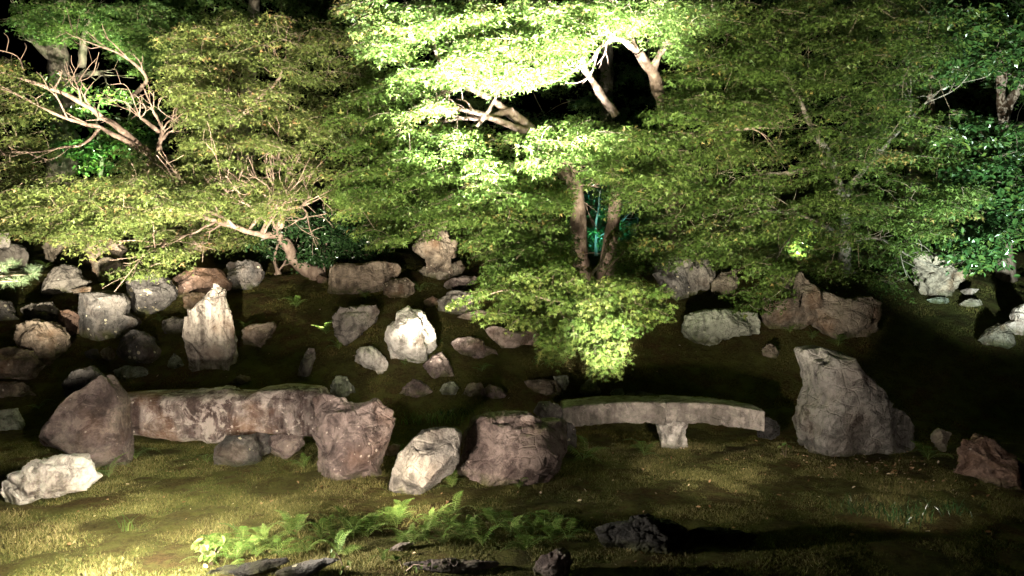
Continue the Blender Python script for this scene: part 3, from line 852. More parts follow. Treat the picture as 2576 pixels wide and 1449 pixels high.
def scatter(acc, pos, nrm, size, kind, tone, rs):
    """One leaf of the given kind at every pos, its face along nrm, its tip in a random direction."""
    TV, TF = LEAF[kind]
    n = len(pos)
    nrm = nrm / np.linalg.norm(nrm, axis=1)[:, None]
    r = rs.normal(size=(n, 3))
    r[:, 2] -= 0.6
    yv = r - (r * nrm).sum(1)[:, None] * nrm
    yv /= np.maximum(np.linalg.norm(yv, axis=1), 1e-6)[:, None]
    xv = np.cross(yv, nrm)
    V = pos[:, None] + size[:, None, None] * (TV[None, :, 0:1] * xv[:, None] + TV[None, :, 1:2] * yv[:, None] + TV[None, :, 2:3] * nrm[:, None])
    k = len(TV)
    Fc = (np.arange(n)[:, None, None] * k + TF[None]).reshape(-1, 3)
    acc.add(V.reshape(-1, 3), Fc, np.repeat(tone, k))


def inside(P, x, y):
    r = False
    n = len(P)
    j = n - 1
    for i in range(n):
        if (P[i][1] > y) != (P[j][1] > y) and x < (P[j][0] - P[i][0]) * (y - P[i][1]) / (P[j][1] - P[i][1]) + P[i][0]:
            r = not r
        j = i
    return r


def poly(txt):
    return [tuple(float(q) for q in t.split(',')) for t in txt.split()]


# gaps between the boughs where dark or limbs show through
GAPS = [poly(t) for t in ('1110,245 1220,225 1320,270 1320,330 1230,330 1120,300', '1480,150 1560,120 1660,150 1700,230 1660,270 1560,290 1480,230',
                          '1060,90 1110,80 1120,150 1080,170', '1320,50 1370,40 1400,110 1330,110', 
                          '110,150 230,170 330,210 420,300 400,400 250,320 110,240', '1580,640 1700,650 1700,700 1580,700', '1470,470 1535,470 1530,650 1475,650', '1985,565 2055,565 2055,628 1985,628',
                          '340,290 420,270 450,380 390,400', '1740,60 1850,70 1850,110 1760,100', '2460,210 2576,210 2576,280 2460,280', '2360,220 2440,220 2430,270 2360,270')]
GAPS += [poly(t) for t in ('1425,470 1495,470 1490,690 1430,690', '1515,500 1575,500 1560,690 1495,690', '1365,375 1425,395 1445,470 1395,455')]


def tree(name, label, limbs, crowns, bark, leafmat, kind, leaf, seed, cat='tree', group=None, pad_r=(0.20, 0.46), per_m2=620, tilt=0.5, thin=False, use_gaps=True, low=False):
    """limbs: [(part name, [(x, y, depth)...], r0, r1)] traced in the working copy; crowns: [(outline, d0, d1, pads)]."""
    rs = np.random.default_rng(seed)
    p0 = atD(*limbs[0][1][0])
    base = np.array([p0[0], p0[1], float(ground_z(np.array([p0[0]]), np.array([p0[1]]))[0])])
    root = bpy.data.objects.new(name, None)
    COL.objects.link(root)
    root.location = base
    tag(root, label, cat, group)
    nodes = []
    for i, (pn, pts, r0, r1) in enumerate(limbs):
        P = np.array([atD(*q) for q in pts])
        if i == 0:
            P = np.concatenate([[base + np.array([0, 0, -0.15])], P]) if abs(P[0][2] - base[2]) > 0.02 else P
        C = catmull(P, 9)
        ln = np.arange(len(C))[:, None] * 0.23 + i * 5.1
        C = C + 0.018 * np.concatenate([vnoise(np.concatenate([ln, ln * 0, ln * 0 + q], 1), seed)[:, None] for q in (0.3, 4.3, 8.3)], 1)
        V, Fc = tube(C, r0, r1, 12, 0.28, seed + i)
        if i == 0:   # root flare
            h = V[:, 2] - base[2]
            w = np.exp(-np.clip(h, 0, 9) / 0.12) * 0.55
            cen = np.repeat(C, 12, 0)
            V = V + (V - cen) * w[:, None]
        acc = Acc()
        acc.add(V, Fc)
        nodes.append(C[len(C) // 4 if i == 0 else 2:])
        if i > 0 and not thin:      # forks and branchlets that carry the leaves
            for fr_, ln_ in ((0.45, .55), (0.62, .6), (0.8, .55), (0.92, .6), (1.0, .8), (1.0, .65)):
                j = min(len(C) - 1, int(fr_ * (len(C) - 1)))
                tg = C[j] - C[max(0, j - 3)]
                tg /= np.linalg.norm(tg) + 1e-9
                dr = tg + rs.normal(size=3) * np.array([0.55, 0.45, 0.35]) + [0, 0, 0.12]
                dr /= np.linalg.norm(dr)
                L = ln_ * rs.uniform(0.5, 1.15)
                bend = rs.normal(size=3) * 0.12 * L
                Q = catmull([C[j], C[j] + dr * L * 0.5 + bend, C[j] + dr * L], 5)
                rj = (r0 + (r1 - r0) * j / (len(C) - 1)) * 0.6
                acc.add(*tube(Q, min(rj, 0.022), 0.004, 6, 0.2, seed + j))
                nodes.append(Q[2:])
                for q_ in (4, 7):
                    d2 = dr + rs.normal(size=3) * 0.6
                    d2 /= np.linalg.norm(d2)
                    Q2 = catmull([Q[q_], Q[q_] + d2 * L * 0.28 + bend * 0.3, Q[q_] + d2 * L * 0.5], 4)
                    acc.add(*tube(Q2, min(rj, 0.022) * 0.5, 0.003, 5))
                    nodes.append(Q2[2:])
        m0 = acc.mesh(pn, bark)
        m0.transform(Matrix.Translation(Vector(-base)))
        link(pn, m0, (0, 0, 0), root)
    nodes = list(np.concatenate(nodes))
    pads = []
    for txt, d0, d1, cnt in crowns:
        P = poly(txt)
        xs, ys = [q[0] for q in P], [q[1] for q in P]
        made, tries = 0, 0
        while made < cnt and tries < cnt * 30:
            tries += 1
            x, y = rs.uniform(min(xs), max(xs)), rs.uniform(min(ys), max(ys))
            if not inside(P, x, y) or (use_gaps and any(inside(q, x, y) for q in GAPS)):
                continue
            d = rs.uniform(d0, d1)
            w = atD(x, y, d)
            gz = float(ground_z(np.array([w[0]]), np.array([w[1]]))[0])
            if w[2] < gz + 0.18:
                if low:
                    w[2] = gz + 0.2
                else:
                    continue
            pads.append(w)
            made += 1
    pads = np.array(pads)
    N0 = np.array(nodes)
    order = np.argsort(np.min(((pads[:, None] - N0[None, ::3]) ** 2).sum(-1), 1))
    leaves, twigs = Acc(), Acc()
    for w in pads[order]:
        A = np.array(nodes)
        dd = ((A - w) ** 2).sum(1)
        j = int(dd.argmin())
        a = A[j]
        L = math.sqrt(dd[j])
        if L > 0.12:
            m = (a + w) / 2 + rs.normal(size=3) * 0.05 * L + np.array([0, 0, 0.05 * L])
            path = catmull([a, m, w], 4)
            rb = min(0.014, 0.0035 + 0.005 * L)
            V, Fc = tube(path, rb, 0.003, 4)
            twigs.add(V, Fc)
            for q in path[3:-1:2]:
                nodes.append(q)
        nodes.append(w)
        r = rs.uniform(*pad_r)
        n = max(8, int(per_m2 * math.pi * r * r * rs.uniform(0.6, 1.2)))
        out = np.array([w[0] - base[0], w[1] - base[1], 0.0]) + rs.normal(size=3) * 0.6
        out[2] = 0
        out /= np.linalg.norm(out)
        an = rs.uniform(0, 2 * math.pi, n)
        rr = r * np.sqrt(rs.uniform(0, 1, n))
        el = rs.uniform(0.55, 1.0)
        side = np.array([-out[1], out[0], 0])
        lp = w + (rr * np.cos(an))[:, None] * out + (el * rr * np.sin(an))[:, None] * side
        drop = rs.uniform(0.15, 0.45)
        lp[:, 2] += -drop * rr * rr / r - drop * 0.5 * rr * np.cos(an) + rs.normal(size=n) * (0.018 + 0.05 * r)
        nr = np.array([0, 0, 1.0]) + (drop * rr / r * np.cos(an) + 0.25)[:, None] * out + (drop * rr / r * np.sin(an))[:, None] * side + rs.normal(size=(n, 3)) * tilt
        nr[:, 1] -= 0.25
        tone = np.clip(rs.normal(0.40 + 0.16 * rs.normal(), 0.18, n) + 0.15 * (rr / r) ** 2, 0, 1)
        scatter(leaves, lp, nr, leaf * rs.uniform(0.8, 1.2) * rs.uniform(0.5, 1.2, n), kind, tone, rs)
        for q in range(3):
            a2 = rs.uniform(-1.2, 1.2)
            e = w + (math.cos(a2) * out + math.sin(a2) * side) * r * rs.uniform(0.6, 0.95)
            e[2] -= drop * r * 0.8
            V, Fc = tube(np.array([w, (w + e) / 2 + np.array([0, 0, 0.02]), e]), 0.003, 0.0014, 3)
            twigs.add(V, Fc)
    tag(link('twigs', Acc.mesh(twigs, 'twigs', TWIG), tuple(-base), root), kind='stuff')
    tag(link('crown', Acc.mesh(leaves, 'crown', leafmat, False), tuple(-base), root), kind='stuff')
    return root


T_, L_ = 'trunk', 'limb'
tree('maple_tree', 'maple with a twisted pinkish trunk bending left over the stones', [
    (T_, [(792, 690, 12.25), (740, 655, 12.1), (727, 620, 12.0), (700, 592, 11.9), (708, 555, 11.9), (725, 515, 11.9), (742, 478, 11.9)], 0.105, 0.05),
    (L_, [(700, 592, 11.9), (640, 588, 11.6), (575, 565, 11.4), (500, 545, 11.2), (430, 530, 11.1), (340, 535, 11.0)], 0.06, 0.014),
    (L_, [(725, 530, 11.9), (760, 515, 11.8), (783, 485, 11.8)], 0.035, 0.018),
    (L_, [(655, 588, 11.7), (672, 560, 11.6), (692, 520, 11.5), (680, 480, 11.5), (655, 455, 11.4)], 0.038, 0.014),
    (L_, [(622, 580, 11.6), (645, 550, 11.5), (690, 520, 11.4)], 0.03, 0.016),
    (L_, [(590, 570, 11.4), (560, 545, 11.3), (510, 530, 11.2), (455, 490, 11.1)], 0.028, 0.012),
    (L_, [(545, 556, 11.3), (500, 580, 11.1), (455, 600, 11.0), (425, 615, 10.9)], 0.02, 0.009),
    (L_, [(742, 478, 11.9), (735, 440, 11.8), (700, 400, 11.7)], 0.045, 0.02),
    (L_, [(680, 500, 11.5), (640, 470, 11.4), (600, 455, 11.3)], 0.02, 0.01),
    (L_, [(660, 590, 11.6), (690, 545, 11.5), (722, 500, 11.4), (718, 450, 11.4)], 0.022, 0.008),
    (L_, [(560, 560, 11.4), (530, 500, 11.2), (480, 470, 11.1), (440, 465, 11.0)], 0.018, 0.006),
    (L_, [(500, 545, 11.2), (430, 500, 11.0), (370, 490, 10.9)], 0.015, 0.006),
    (L_, [(672, 560, 11.6), (630, 520, 11.4), (590, 500, 11.3), (560, 470, 11.2)], 0.018, 0.006),
    (L_, [(700, 590, 11.9), (680, 530, 11.7), (690, 480, 11.6), (670, 430, 11.5)], 0.024, 0.008),
    (L_, [(760, 515, 11.8), (770, 540, 11.7), (740, 560, 11.8)], 0.018, 0.012),
], [('480,430 780,440 800,480 690,540 560,555 420,560 300,520 360,470', 11.5, 12.7, 125),
    ('640,470 720,480 690,560 620,560', 10.9, 11.8, 10), ('330,470 560,450 800,440 700,540 560,550 400,540', 10.6, 11.3, 22),
    ('430,560 570,560 640,605 560,620 430,600', 11.6, 12.6, 26),
    ('830,440 980,430 980,520 850,520', 11.2, 12.4, 34)], BARK, LM['maple_olive'], 'star3', 0.060, 21, per_m2=330)

tree('maple_tree', 'tall maple at left whose bare pale limbs fan up to the left', [
    (T_, [(512, 662, 12.9), (498, 610, 12.9), (485, 550, 12.9), (472, 480, 12.8), (466, 435, 12.8)], 0.16, 0.11),
    (L_, [(466, 440, 12.8), (430, 425, 12.5), (380, 390, 12.2), (310, 330, 11.9), (250, 290, 11.7), (190, 250, 11.5), (90, 210, 11.3), (5, 182, 11.1)], 0.085, 0.016),
    (L_, [(395, 400, 12.2), (300, 345, 11.8), (240, 318, 11.6), (170, 300, 11.4), (95, 265, 11.3), (0, 215, 11.1)], 0.05, 0.012),
    (L_, [(400, 405, 12.2), (402, 360, 12.1), (405, 320, 12.0), (385, 280, 11.9)], 0.05, 0.016),
    (L_, [(402, 350, 12.1), (430, 330, 12.0), (452, 312, 11.9)], 0.03, 0.012),
    (L_, [(400, 335, 12.0), (360, 300, 11.9), (345, 285, 11.9)], 0.035, 0.013),
    (L_, [(468, 440, 12.8), (495, 385, 12.6), (540, 350, 12.4), (600, 300, 12.2), (640, 260, 12.0)], 0.08, 0.025),
    (L_, [(330, 240, 13.2), (370, 200, 12.9), (310, 140, 12.7), (220, 105, 12.6)], 0.045, 0.012),
    (L_, [(600, 300, 12.2), (560, 270, 12.1), (540, 240, 12.0)], 0.03, 0.01),
    (L_, [(205, 255, 11.5), (200, 225, 11.5), (190, 205, 11.5)], 0.02, 0.008),
    (L_, [(250, 325, 11.6), (200, 365, 11.4), (130, 375, 11.2), (70, 385, 11.1)], 0.024, 0.009),
    (L_, [(480, 540, 12.9), (440, 570, 12.0), (400, 620, 10.6), (370, 640, 10.2)], 0.03, 0.007),
    (L_, [(640, 260, 12.0), (700, 200, 12.0), (720, 140, 12.2)], 0.04, 0.012),
], [('420,90 560,20 860,60 920,150 900,300 870,420 700,440 560,400 470,330 420,220', 10.8, 13.6, 390),
    ('0,435 280,445 420,430 520,470 470,545 300,560 200,590 100,600 0,570', 9.8, 11.8, 210),
    ('315,680 380,630 480,620 480,645 400,690', 9.9, 10.4, 14),
    ('200,560 270,555 300,600 210,610', 10.0, 10.6, 10), ('330,540 430,555 420,600 340,590', 10.4, 11, 14),
    ('340,350 480,370 560,430 430,460 300,420', 11.0, 12.3, 40),
    ('0,140 60,160 110,330 60,430 0,430', 10.8, 12.2, 50),
    ('430,200 560,220 560,420 460,380', 11, 12.4, 50)], BARK, LM['maple_olive'], 'star3', 0.060, 22, per_m2=330)

tree('broadleaf_tree', 'big grey trunked tree far back at left with bright green upper leaves', [
    (T_, [(158, 420, 15.6), (160, 330, 15.6), (158, 240, 15.6), (150, 150, 15.6), (140, 60, 15.6), (150, -60, 15.6)], 0.30, 0.16),
    (L_, [(155, 220, 15.6), (200, 190, 15.3), (260, 185, 15.2)], 0.09, 0.03),
    (L_, [(150, 160, 15.6), (100, 120, 15.4), (50, 60, 15.3)], 0.10, 0.03),
    (L_, [(208, 170, 15.3), (210, 100, 15.3), (230, 30, 15.2)], 0.08, 0.03),
], [('60,0 400,0 410,130 330,150 250,100 120,110 40,60', 13.4, 15.4, 120), ('330,100 400,110 390,200 340,170', 13.6, 14.2, 18)],
    BARK_GREY, LM['back'], 'star3', 0.075, 23, per_m2=330, use_gaps=False)

tree('evergreen_shrub', 'dark green shrub in the gap behind the left maple limbs', [
    (T_, [(250, 460, 14.6), (255, 400, 14.6), (245, 300, 14.6), (260, 230, 14.6)], 0.05, 0.02),
    (L_, [(255, 380, 14.6), (310, 330, 14.5), (330, 280, 14.5)], 0.03, 0.012),
], [('60,190 230,190 420,250 430,430 330,440 180,420 90,400', 14.0, 15.4, 90)], BARK_GREY, LM['broad'], 'oval', 0.10, 24, 'shrub', per_m2=160, use_gaps=False, tilt=.8)

tree('maple_tree', 'large centre maple with two straight trunks and a floodlit white top', [
    (T_, [(1466, 702, 12.0), (1462, 640, 12.0), (1452, 560, 12.0), (1452, 480, 12.0), (1400, 410, 12.0), (1370, 370, 12.0), (1340, 330, 11.9), (1280, 280, 11.8)], 0.15, 0.085),
    (L_, [(1280, 282, 11.8), (1220, 240, 11.6), (1160, 220, 11.4), (1110, 235, 11.2)], 0.055, 0.025),
    (L_, [(1335, 330, 11.9), (1290, 320, 11.6), (1220, 290, 11.4), (1160, 275, 11.2), (1105, 268, 11.1)], 0.06, 0.025),
    (L_, [(1290, 278, 11.8), (1220, 295, 11.5), (1160, 300, 11.3), (1120, 305, 11.2)], 0.05, 0.02),
    (L_, [(1200, 320, 11.4), (1235, 270, 11.4), (1255, 230, 11.4), (1270, 160, 11.4)], 0.035, 0.02),
    (L_, [(1160, 222, 11.4), (1105, 150, 11.2), (1085, 90, 11.1), (1060, 60, 11.0)], 0.045, 0.016),
    (L_, [(1548, 290, 11.9), (1500, 215, 11.6), (1465, 160, 11.4), (1430, 90, 11.2), (1400, 20, 11.1)], 0.065, 0.045),
    (L_, [(1430, 90, 11.2), (1370, 60, 11.0), (1330, 45, 10.9)], 0.04, 0.015),
    (L_, [(1395, 400, 12.0), (1440, 415, 11.8), (1452, 480, 12.0)], 0.04, 0.04),
], [('880,0 1500,0 1480,60 1410,190 1300,215 1120,200 940,130', 9.6, 11.6, 300),
    ('900,150 1130,200 1090,290 1250,340 1420,300 1560,300 1700,330 1740,430 1560,470 1400,420 1200,450 900,450 860,300', 10.0, 12.6, 360),
    ('850,440 1450,430 1440,600 1400,680 1230,660 1170,560 1040,580 950,620 900,540', 10.3, 11.7, 330),
    ('1440,320 1720,330 1720,480 1560,490', 10.4, 12.2, 70),
    ('1230,650 1440,590 1440,730 1260,730', 9.9, 11.0, 60), ('1540,600 1680,600 1640,700 1540,700', 10.6, 11.4, 20)], BARK, LM['maple'], 'star3', 0.064, 25, per_m2=330)

tree('maple_tree', 'slender maple whose bough hangs forward to a brightly lit tip in the centre', [
    (T_, [(1525, 690, 12.1), (1535, 600, 12.1), (1550, 510, 12.1), (1545, 430, 12.0), (1560, 380, 12.0)], 0.15, 0.07),
    (L_, [(1535, 590, 12.1), (1520, 640, 11.2), (1490, 700, 10.2), (1500, 770, 9.5), (1515, 840, 8.9), (1525, 900, 8.5)], 0.035, 0.006),
    (L_, [(1603, 592, 11.2), (1570, 632, 10.8), (1530, 680, 10.4), (1505, 730, 9.9)], 0.016, 0.010),
    (L_, [(1500, 760, 9.6), (1400, 760, 9.4), (1280, 730, 9.5), (1170, 765, 9.6)], 0.018, 0.006),
    (L_, [(1505, 750, 9.6), (1600, 740, 9.6), (1680, 750, 9.7)], 0.016, 0.006),
], [('1130,755 1250,700 1400,640 1480,720 1500,800 1400,830 1200,790', 8.9, 10.2, 90),
    ('1380,700 1500,690 1690,725 1690,790 1600,830 1400,840', 8.6, 9.9, 90),
    ('1375,830 1450,800 1580,800 1590,850 1480,870 1420,900 1380,895', 8.3, 9.0, 34),
    ('1490,870 1560,860 1565,905 1535,935 1500,910', 8.0, 8.5, 14)], BARK, LM['maple_fresh'], 'star5', 0.05, 26, pad_r=(0.12, 0.28), per_m2=560, tilt=.55, thin=True)

tree('maple_tree', 'maple with forked floodlit limbs at the top right of centre', [
    (T_, [(1700, 640, 12.6), (1690, 500, 12.6), (1680, 350, 12.4), (1660, 240, 12.0), (1640, 180, 11.7), (1605, 130, 11.5)], 0.13, 0.075),
    (L_, [(1605, 130, 11.5), (1560, 100, 11.2), (1520, 110, 11.0), (1490, 150, 10.9), (1445, 175, 10.8)], 0.05, 0.02),
    (L_, [(1600, 130, 11.5), (1580, 80, 11.3), (1560, 40, 11.1), (1540, -10, 11.0)], 0.065, 0.04),
    (L_, [(1580, 85, 11.3), (1605, 50, 11.2), (1625, 10, 11.1)], 0.05, 0.03),
    (L_, [(1560, 100, 11.2), (1530, 90, 11.0), (1490, 90, 10.9)], 0.03, 0.012),
    (L_, [(1640, 180, 11.7), (1670, 120, 11.6), (1720, 70, 11.4), (1780, 65, 11.2), (1830, 85, 11.1)], 0.07, 0.02),
    (L_, [(1670, 330, 12.3), (1750, 340, 11.8), (1850, 325, 11.5), (1950, 320, 11.3)], 0.05, 0.016),
    (L_, [(1720, 70, 11.4), (1770, 40, 11.2), (1800, 0, 11.1)], 0.03, 0.014),
], [('1440,0 1900,0 1920,60 1860,120 1740,60 1700,130 1640,60 1560,80 1480,60', 9.7, 11.6, 130),
    ('1690,110 1960,60 1960,320 1720,300 1560,280 1680,250', 10.2, 12.0, 170)], BARK, LM['maple'], 'star3', 0.064, 27, per_m2=330)

tree('maple_tree', 'wide dim maple filling the right side over the peaked stones', [
    (T_, [(2126, 668, 12.4), (2124, 600, 12.4), (2118, 500, 12.4), (2090, 400, 12.3), (2040, 320, 12.1)], 0.11, 0.05),
    (L_, [(2118, 500, 12.4), (2180, 420, 12.2), (2260, 330, 12.0), (2330, 260, 11.9)], 0.06, 0.016),
    (L_, [(2124, 600, 12.4), (2040, 550, 12.0), (1940, 530, 11.6), (1850, 520, 11.4)], 0.04, 0.012),
    (L_, [(2090, 400, 12.3), (2000, 430, 11.9), (1900, 440, 11.6)], 0.035, 0.012),
    (L_, [(2124, 610, 12.4), (2200, 600, 11.6), (2280, 640, 11.0)], 0.035, 0.01),
    (L_, [(2040, 320, 12.1), (2000, 230, 12.0), (1960, 150, 11.9)], 0.045, 0.012),
    (L_, [(1990, 590, 11.8), (1960, 640, 10.6), (1930, 720, 10.0)], 0.018, 0.006),
    (L_, [(1835, 560, 12.6), (1820, 620, 12.6), (1800, 690, 12.5)], 0.05, 0.04),
], [('1560,480 1760,330 1930,0 2350,-20 2400,300 2330,560 2260,720 2140,720 2020,670 1700,630 1570,610', 10.5, 13.0, 760),
    ('1880,660 1960,650 1960,700 1900,780 1870,730', 9.7, 10.1, 14),
    ('2250,560 2400,470 2480,430 2470,470 2330,600', 10.2, 11, 30)], BARK_GREY, LM['maple'], 'star3', 0.060, 28, per_m2=330)

tree('broadleaf_tree', 'broad leaved tree with a pink forked trunk at the far right', [
    (T_, [(2530, 640, 12.4), (2530, 480, 12.3), (2525, 330, 12.2), (2520, 230, 12.1), (2510, 120, 12.0)], 0.12, 0.07),
    (L_, [(2525, 290, 12.2), (2560, 220, 12.1), (2590, 150, 12.0)], 0.08, 0.04),
    (L_, [(2345, 300, 12.8), (2340, 220, 12.8), (2350, 150, 12.7)], 0.06, 0.03),
    (L_, [(2530, 480, 12.3), (2470, 520, 11.6), (2420, 600, 11.2)], 0.04, 0.012),
], [('2330,0 2600,0 2600,200 2500,190 2440,180 2360,200 2320,100', 11.0, 12.6, 90),
    ('2340,270 2460,290 2600,290 2600,560 2480,640 2400,640 2330,560 2390,420', 10.9, 12.4, 150),
    ('2420,560 2520,600 2480,670 2420,650', 10.4, 11, 24)], BARK, LM['broad'], 'oval', 0.10, 29, per_m2=210, tilt=.7)

tree('camellia_shrub', 'dark glossy leaved shrub right of the twisted maple trunk', [
    (T_, [(700, 690, 12.3), (692, 655, 12.3), (700, 610, 12.3)], 0.03, 0.015),
    (L_, [(815, 690, 12.3), (820, 620, 12.3), (840, 560, 12.3)], 0.025, 0.012),
    (L_, [(690, 690, 12.3), (715, 665, 12.3), (730, 620, 12.3)], 0.02, 0.012),
], [('720,530 940,520 940,640 800,660 740,640 640,620 620,600', 12.0, 12.7, 80)], BARK, LM['camellia'], 'oval', 0.075, 30, 'shrub', per_m2=330, tilt=.8, low=True)

tree('evergreen_shrub', 'shrub lit cyan behind the paired centre trunks', [
    (T_, [(1500, 640, 13.6), (1500, 560, 13.6), (1510, 480, 13.6)], 0.03, 0.012),
    (L_, [(1500, 600, 13.6), (1560, 560, 13.6), (1600, 520, 13.6)], 0.02, 0.01),
], [('1420,440 1660,440 1680,640 1430,640', 13.4, 14.2, 60)], BARK_GREY, LM['broad'], 'oval', 0.08, 31, 'shrub', per_m2=260, tilt=.8, use_gaps=False, low=True)

tree('evergreen_shrub', 'shrub with dazzling yellow white leaves behind the right maple', [
    (T_, [(1985, 690, 13.2), (1985, 600, 13.2), (2000, 540, 13.2)], 0.03, 0.012),
    (L_, [(1985, 620, 13.2), (2050, 580, 13.2)], 0.02, 0.01),
], [('1780,560 2100,540 2160,640 1960,660 1800,640', 13.0, 13.6, 60)], BARK_GREY, LM['broad'], 'oval', 0.09, 32, 'shrub', per_m2=260, tilt=.8, use_gaps=False, low=True)

tree('broadleaf_tree', 'dark tree far back behind the top left maple', [
    (T_, [(620, 300, 17.5), (630, 150, 17.5), (640, 0, 17.5), (640, -120, 17.5)], 0.2, 0.1)],
    [('300,-30 960,-30 960,120 300,160', 16.0, 18.5, 110)], BARK_GREY, LM['back'], 'star3', 0.10, 41, per_m2=150, use_gaps=False, tilt=.7, pad_r=(.4, .8))
tree('broadleaf_tree', 'dark tree far back behind the forked floodlit limbs', [
    (T_, [(1500, 500, 17.0), (1520, 300, 17.0), (1530, 100, 17.0), (1530, -40, 17.0)], 0.2, 0.1)],
    [('1050,60 1800,30 1800,330 1050,360', 15.5, 18.0, 120)], BARK_GREY, LM['back'], 'star3', 0.10, 42, per_m2=150, use_gaps=False, tilt=.7, pad_r=(.4, .8))
tree('broadleaf_tree', 'dark tree far back behind the top right maples', [
    (T_, [(2300, 400, 17.0), (2290, 200, 17.0), (2300, 0, 17.0), (2300, -100, 17.0)], 0.2, 0.1)],
    [('1850,-30 2620,-30 2620,420 2300,420 1900,200', 15.5, 18.0, 130)], BARK_GREY, LM['back'], 'star3', 0.10, 43, per_m2=150, use_gaps=False, tilt=.7, pad_r=(.4, .8))

# coloured garden lamps hidden behind the trunks and the stones
flood('floodlight', atD(1510, 610, 12.9), atD(1520, 540, 13.7), 80, (0.22, 1.0, 0.92), 110, 0.8)
flood('floodlight', atD(2010, 640, 12.5), atD(2020, 590, 13.2), 240, (1.0, 0.92, 0.55), 90, 0.8)
flood('floodlight', atD(240, 470, 13.6), atD(250, 280, 14.7), 500, (0.65, 1.0, 0.45), 100, 0.9)
flood('floodlight', atD(250, 330, 13.2), atD(240, 40, 14.6), 2600, (0.9, 1.0, 0.6), 80, 0.9)

# ------------------------------------------------------------------ lawn, moss, litter
def blades(name, n, xr, yr, hr, wr, mat, dens=None, seed=1):
    rs = np.random.default_rng(seed)
    x, y = rs.uniform(*xr, n), rs.uniform(*yr, n)
    keep = np.abs(x) < y * 0.74 + 0.3
    if dens is not None:
        keep &= rs.uniform(0, 1, n) < dens(x, y)
    x, y = x[keep], y[keep]
    n = len(x)
    z = ground_z(x, y) - 0.008
    cl = fbm(np.stack([x * 3, y * 3, 0 * x], -1), 3, seed + 4)
    h = rs.uniform(*hr, n) * (1 + 0.55 * cl)
    h = np.maximum(h, hr[0] * 0.4)
    a = rs.uniform(0, 2 * math.pi, n)
    w = rs.uniform(*wr, n)
    lean = rs.normal(size=(n, 2)) * 0.5
    b = np.stack([x, y, z], -1)
    s = np.stack([np.cos(a), np.sin(a), 0 * a], -1) * w[:, None]
    t = b + np.stack([lean[:, 0] * h, lean[:, 1] * h, h], -1)
    V = np.stack([b - s, b + s, t], 1).reshape(-1, 3)
    tone = np.clip(rs.normal(0.42, 0.24, n) + 0.25 * cl, 0, 1)
    Fc = np.arange(3 * n).reshape(-1, 3)
    return link(name, mesh_np(name, V, Fc, mat, False, np.repeat(tone, 3)))


tag(blades('grass', 640000, (-5.8, 5.8), (3.6, 7.9), (0.010, 0.030), (0.003, 0.0058), LM['grass'], lambda x, y: np.clip(0.80 + 0.40 * fbm(np.stack([x * 1.6, y * 2.2, 0 * x], -1), 3, 61), 0.35, 1), seed=3), 'short yellow green turf over the front lawn', kind='stuff')
tag(blades('moss', 330000, (-9.5, 9.5), (7.6, 13.0), (0.008, 0.026), (0.003, 0.006), LM['moss'], seed=4), 'brown green moss over the bank between the rocks', kind='stuff')

# fallen leaves
rs = np.random.default_rng(7)
fl = Acc()
n = 420
x = np.concatenate([rs.uniform(-3.5, 4.5, 200), rs.normal(3.6, 0.55, 130), rs.uniform(-5, 5, 90)])
y = np.concatenate([rs.uniform(4.6, 8, 200), rs.normal(6.9, 0.3, 130), rs.uniform(8.5, 12, 90)])
pz = ground_z(x, y) + 0.028
nr = np.array([0, 0, 1.0]) + rs.normal(size=(n, 3)) * 0.45
scatter(fl, np.stack([x, y, pz], -1), nr, rs.uniform(0.018, 0.045, n), 'oval', rs.uniform(0, 1, n), rs)
tag(link('fallen_leaves', fl.mesh('fallen_leaves', LM['dead'], False)), 'pale dry leaves fallen on the lawn and bank', kind='stuff')


# ------------------------------------------------------------------ ferns
def frond_mesh(seed, L=1.0):
    rs = np.random.default_rng(seed)
    a = Acc()
    n = 17
    t = np.linspace(0, 1, n)
    arch = rs.uniform(0.5, 0.85)
    px = L * (t * 0.92)
    pz = L * (1.25 * arch * t - 1.25 * arch * t ** 2.1 * 1.05)
    path = np.stack([px, 0 * t, pz], -1)
    V, Fc = tube(path, 0.010 * L, 0.003 * L, 3)
    a.add(V, Fc, np.full(len(V), 0.8))
    for i in range(2, n):
        w = L * 0.20 * math.sin(math.pi * (0.18 + 0.82 * t[i]) ** 0.9) * rs.uniform(0.85, 1.1) + 0.012 * L
        c = path[i]
        for s in (-1, 1):
            tip = c + np.array([w * 0.45, s * w, -0.18 * w + rs.normal() * 0.012 * L])
            b0, b1 = c - np.array([0.013 * L, 0, 0]), c + np.array([0.015 * L, 0, 0])
            m0, m1 = (b0 * 0.45 + tip * 0.55) + np.array([-0.008 * L, 0, 0.012 * L]), (b1 * 0.45 + tip * 0.55) + np.array([0.010 * L, 0, 0.012 * L])
            V = np.array([b0, m0, tip, m1, b1])
            Fc = np.array([(0, 1, 4), (1, 3, 4), (1, 2, 3)])
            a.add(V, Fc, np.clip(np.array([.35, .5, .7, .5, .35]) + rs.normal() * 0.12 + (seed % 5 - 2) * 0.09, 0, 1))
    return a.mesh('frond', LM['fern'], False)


FRONDS = [frond_mesh(50 + i) for i in range(5)]


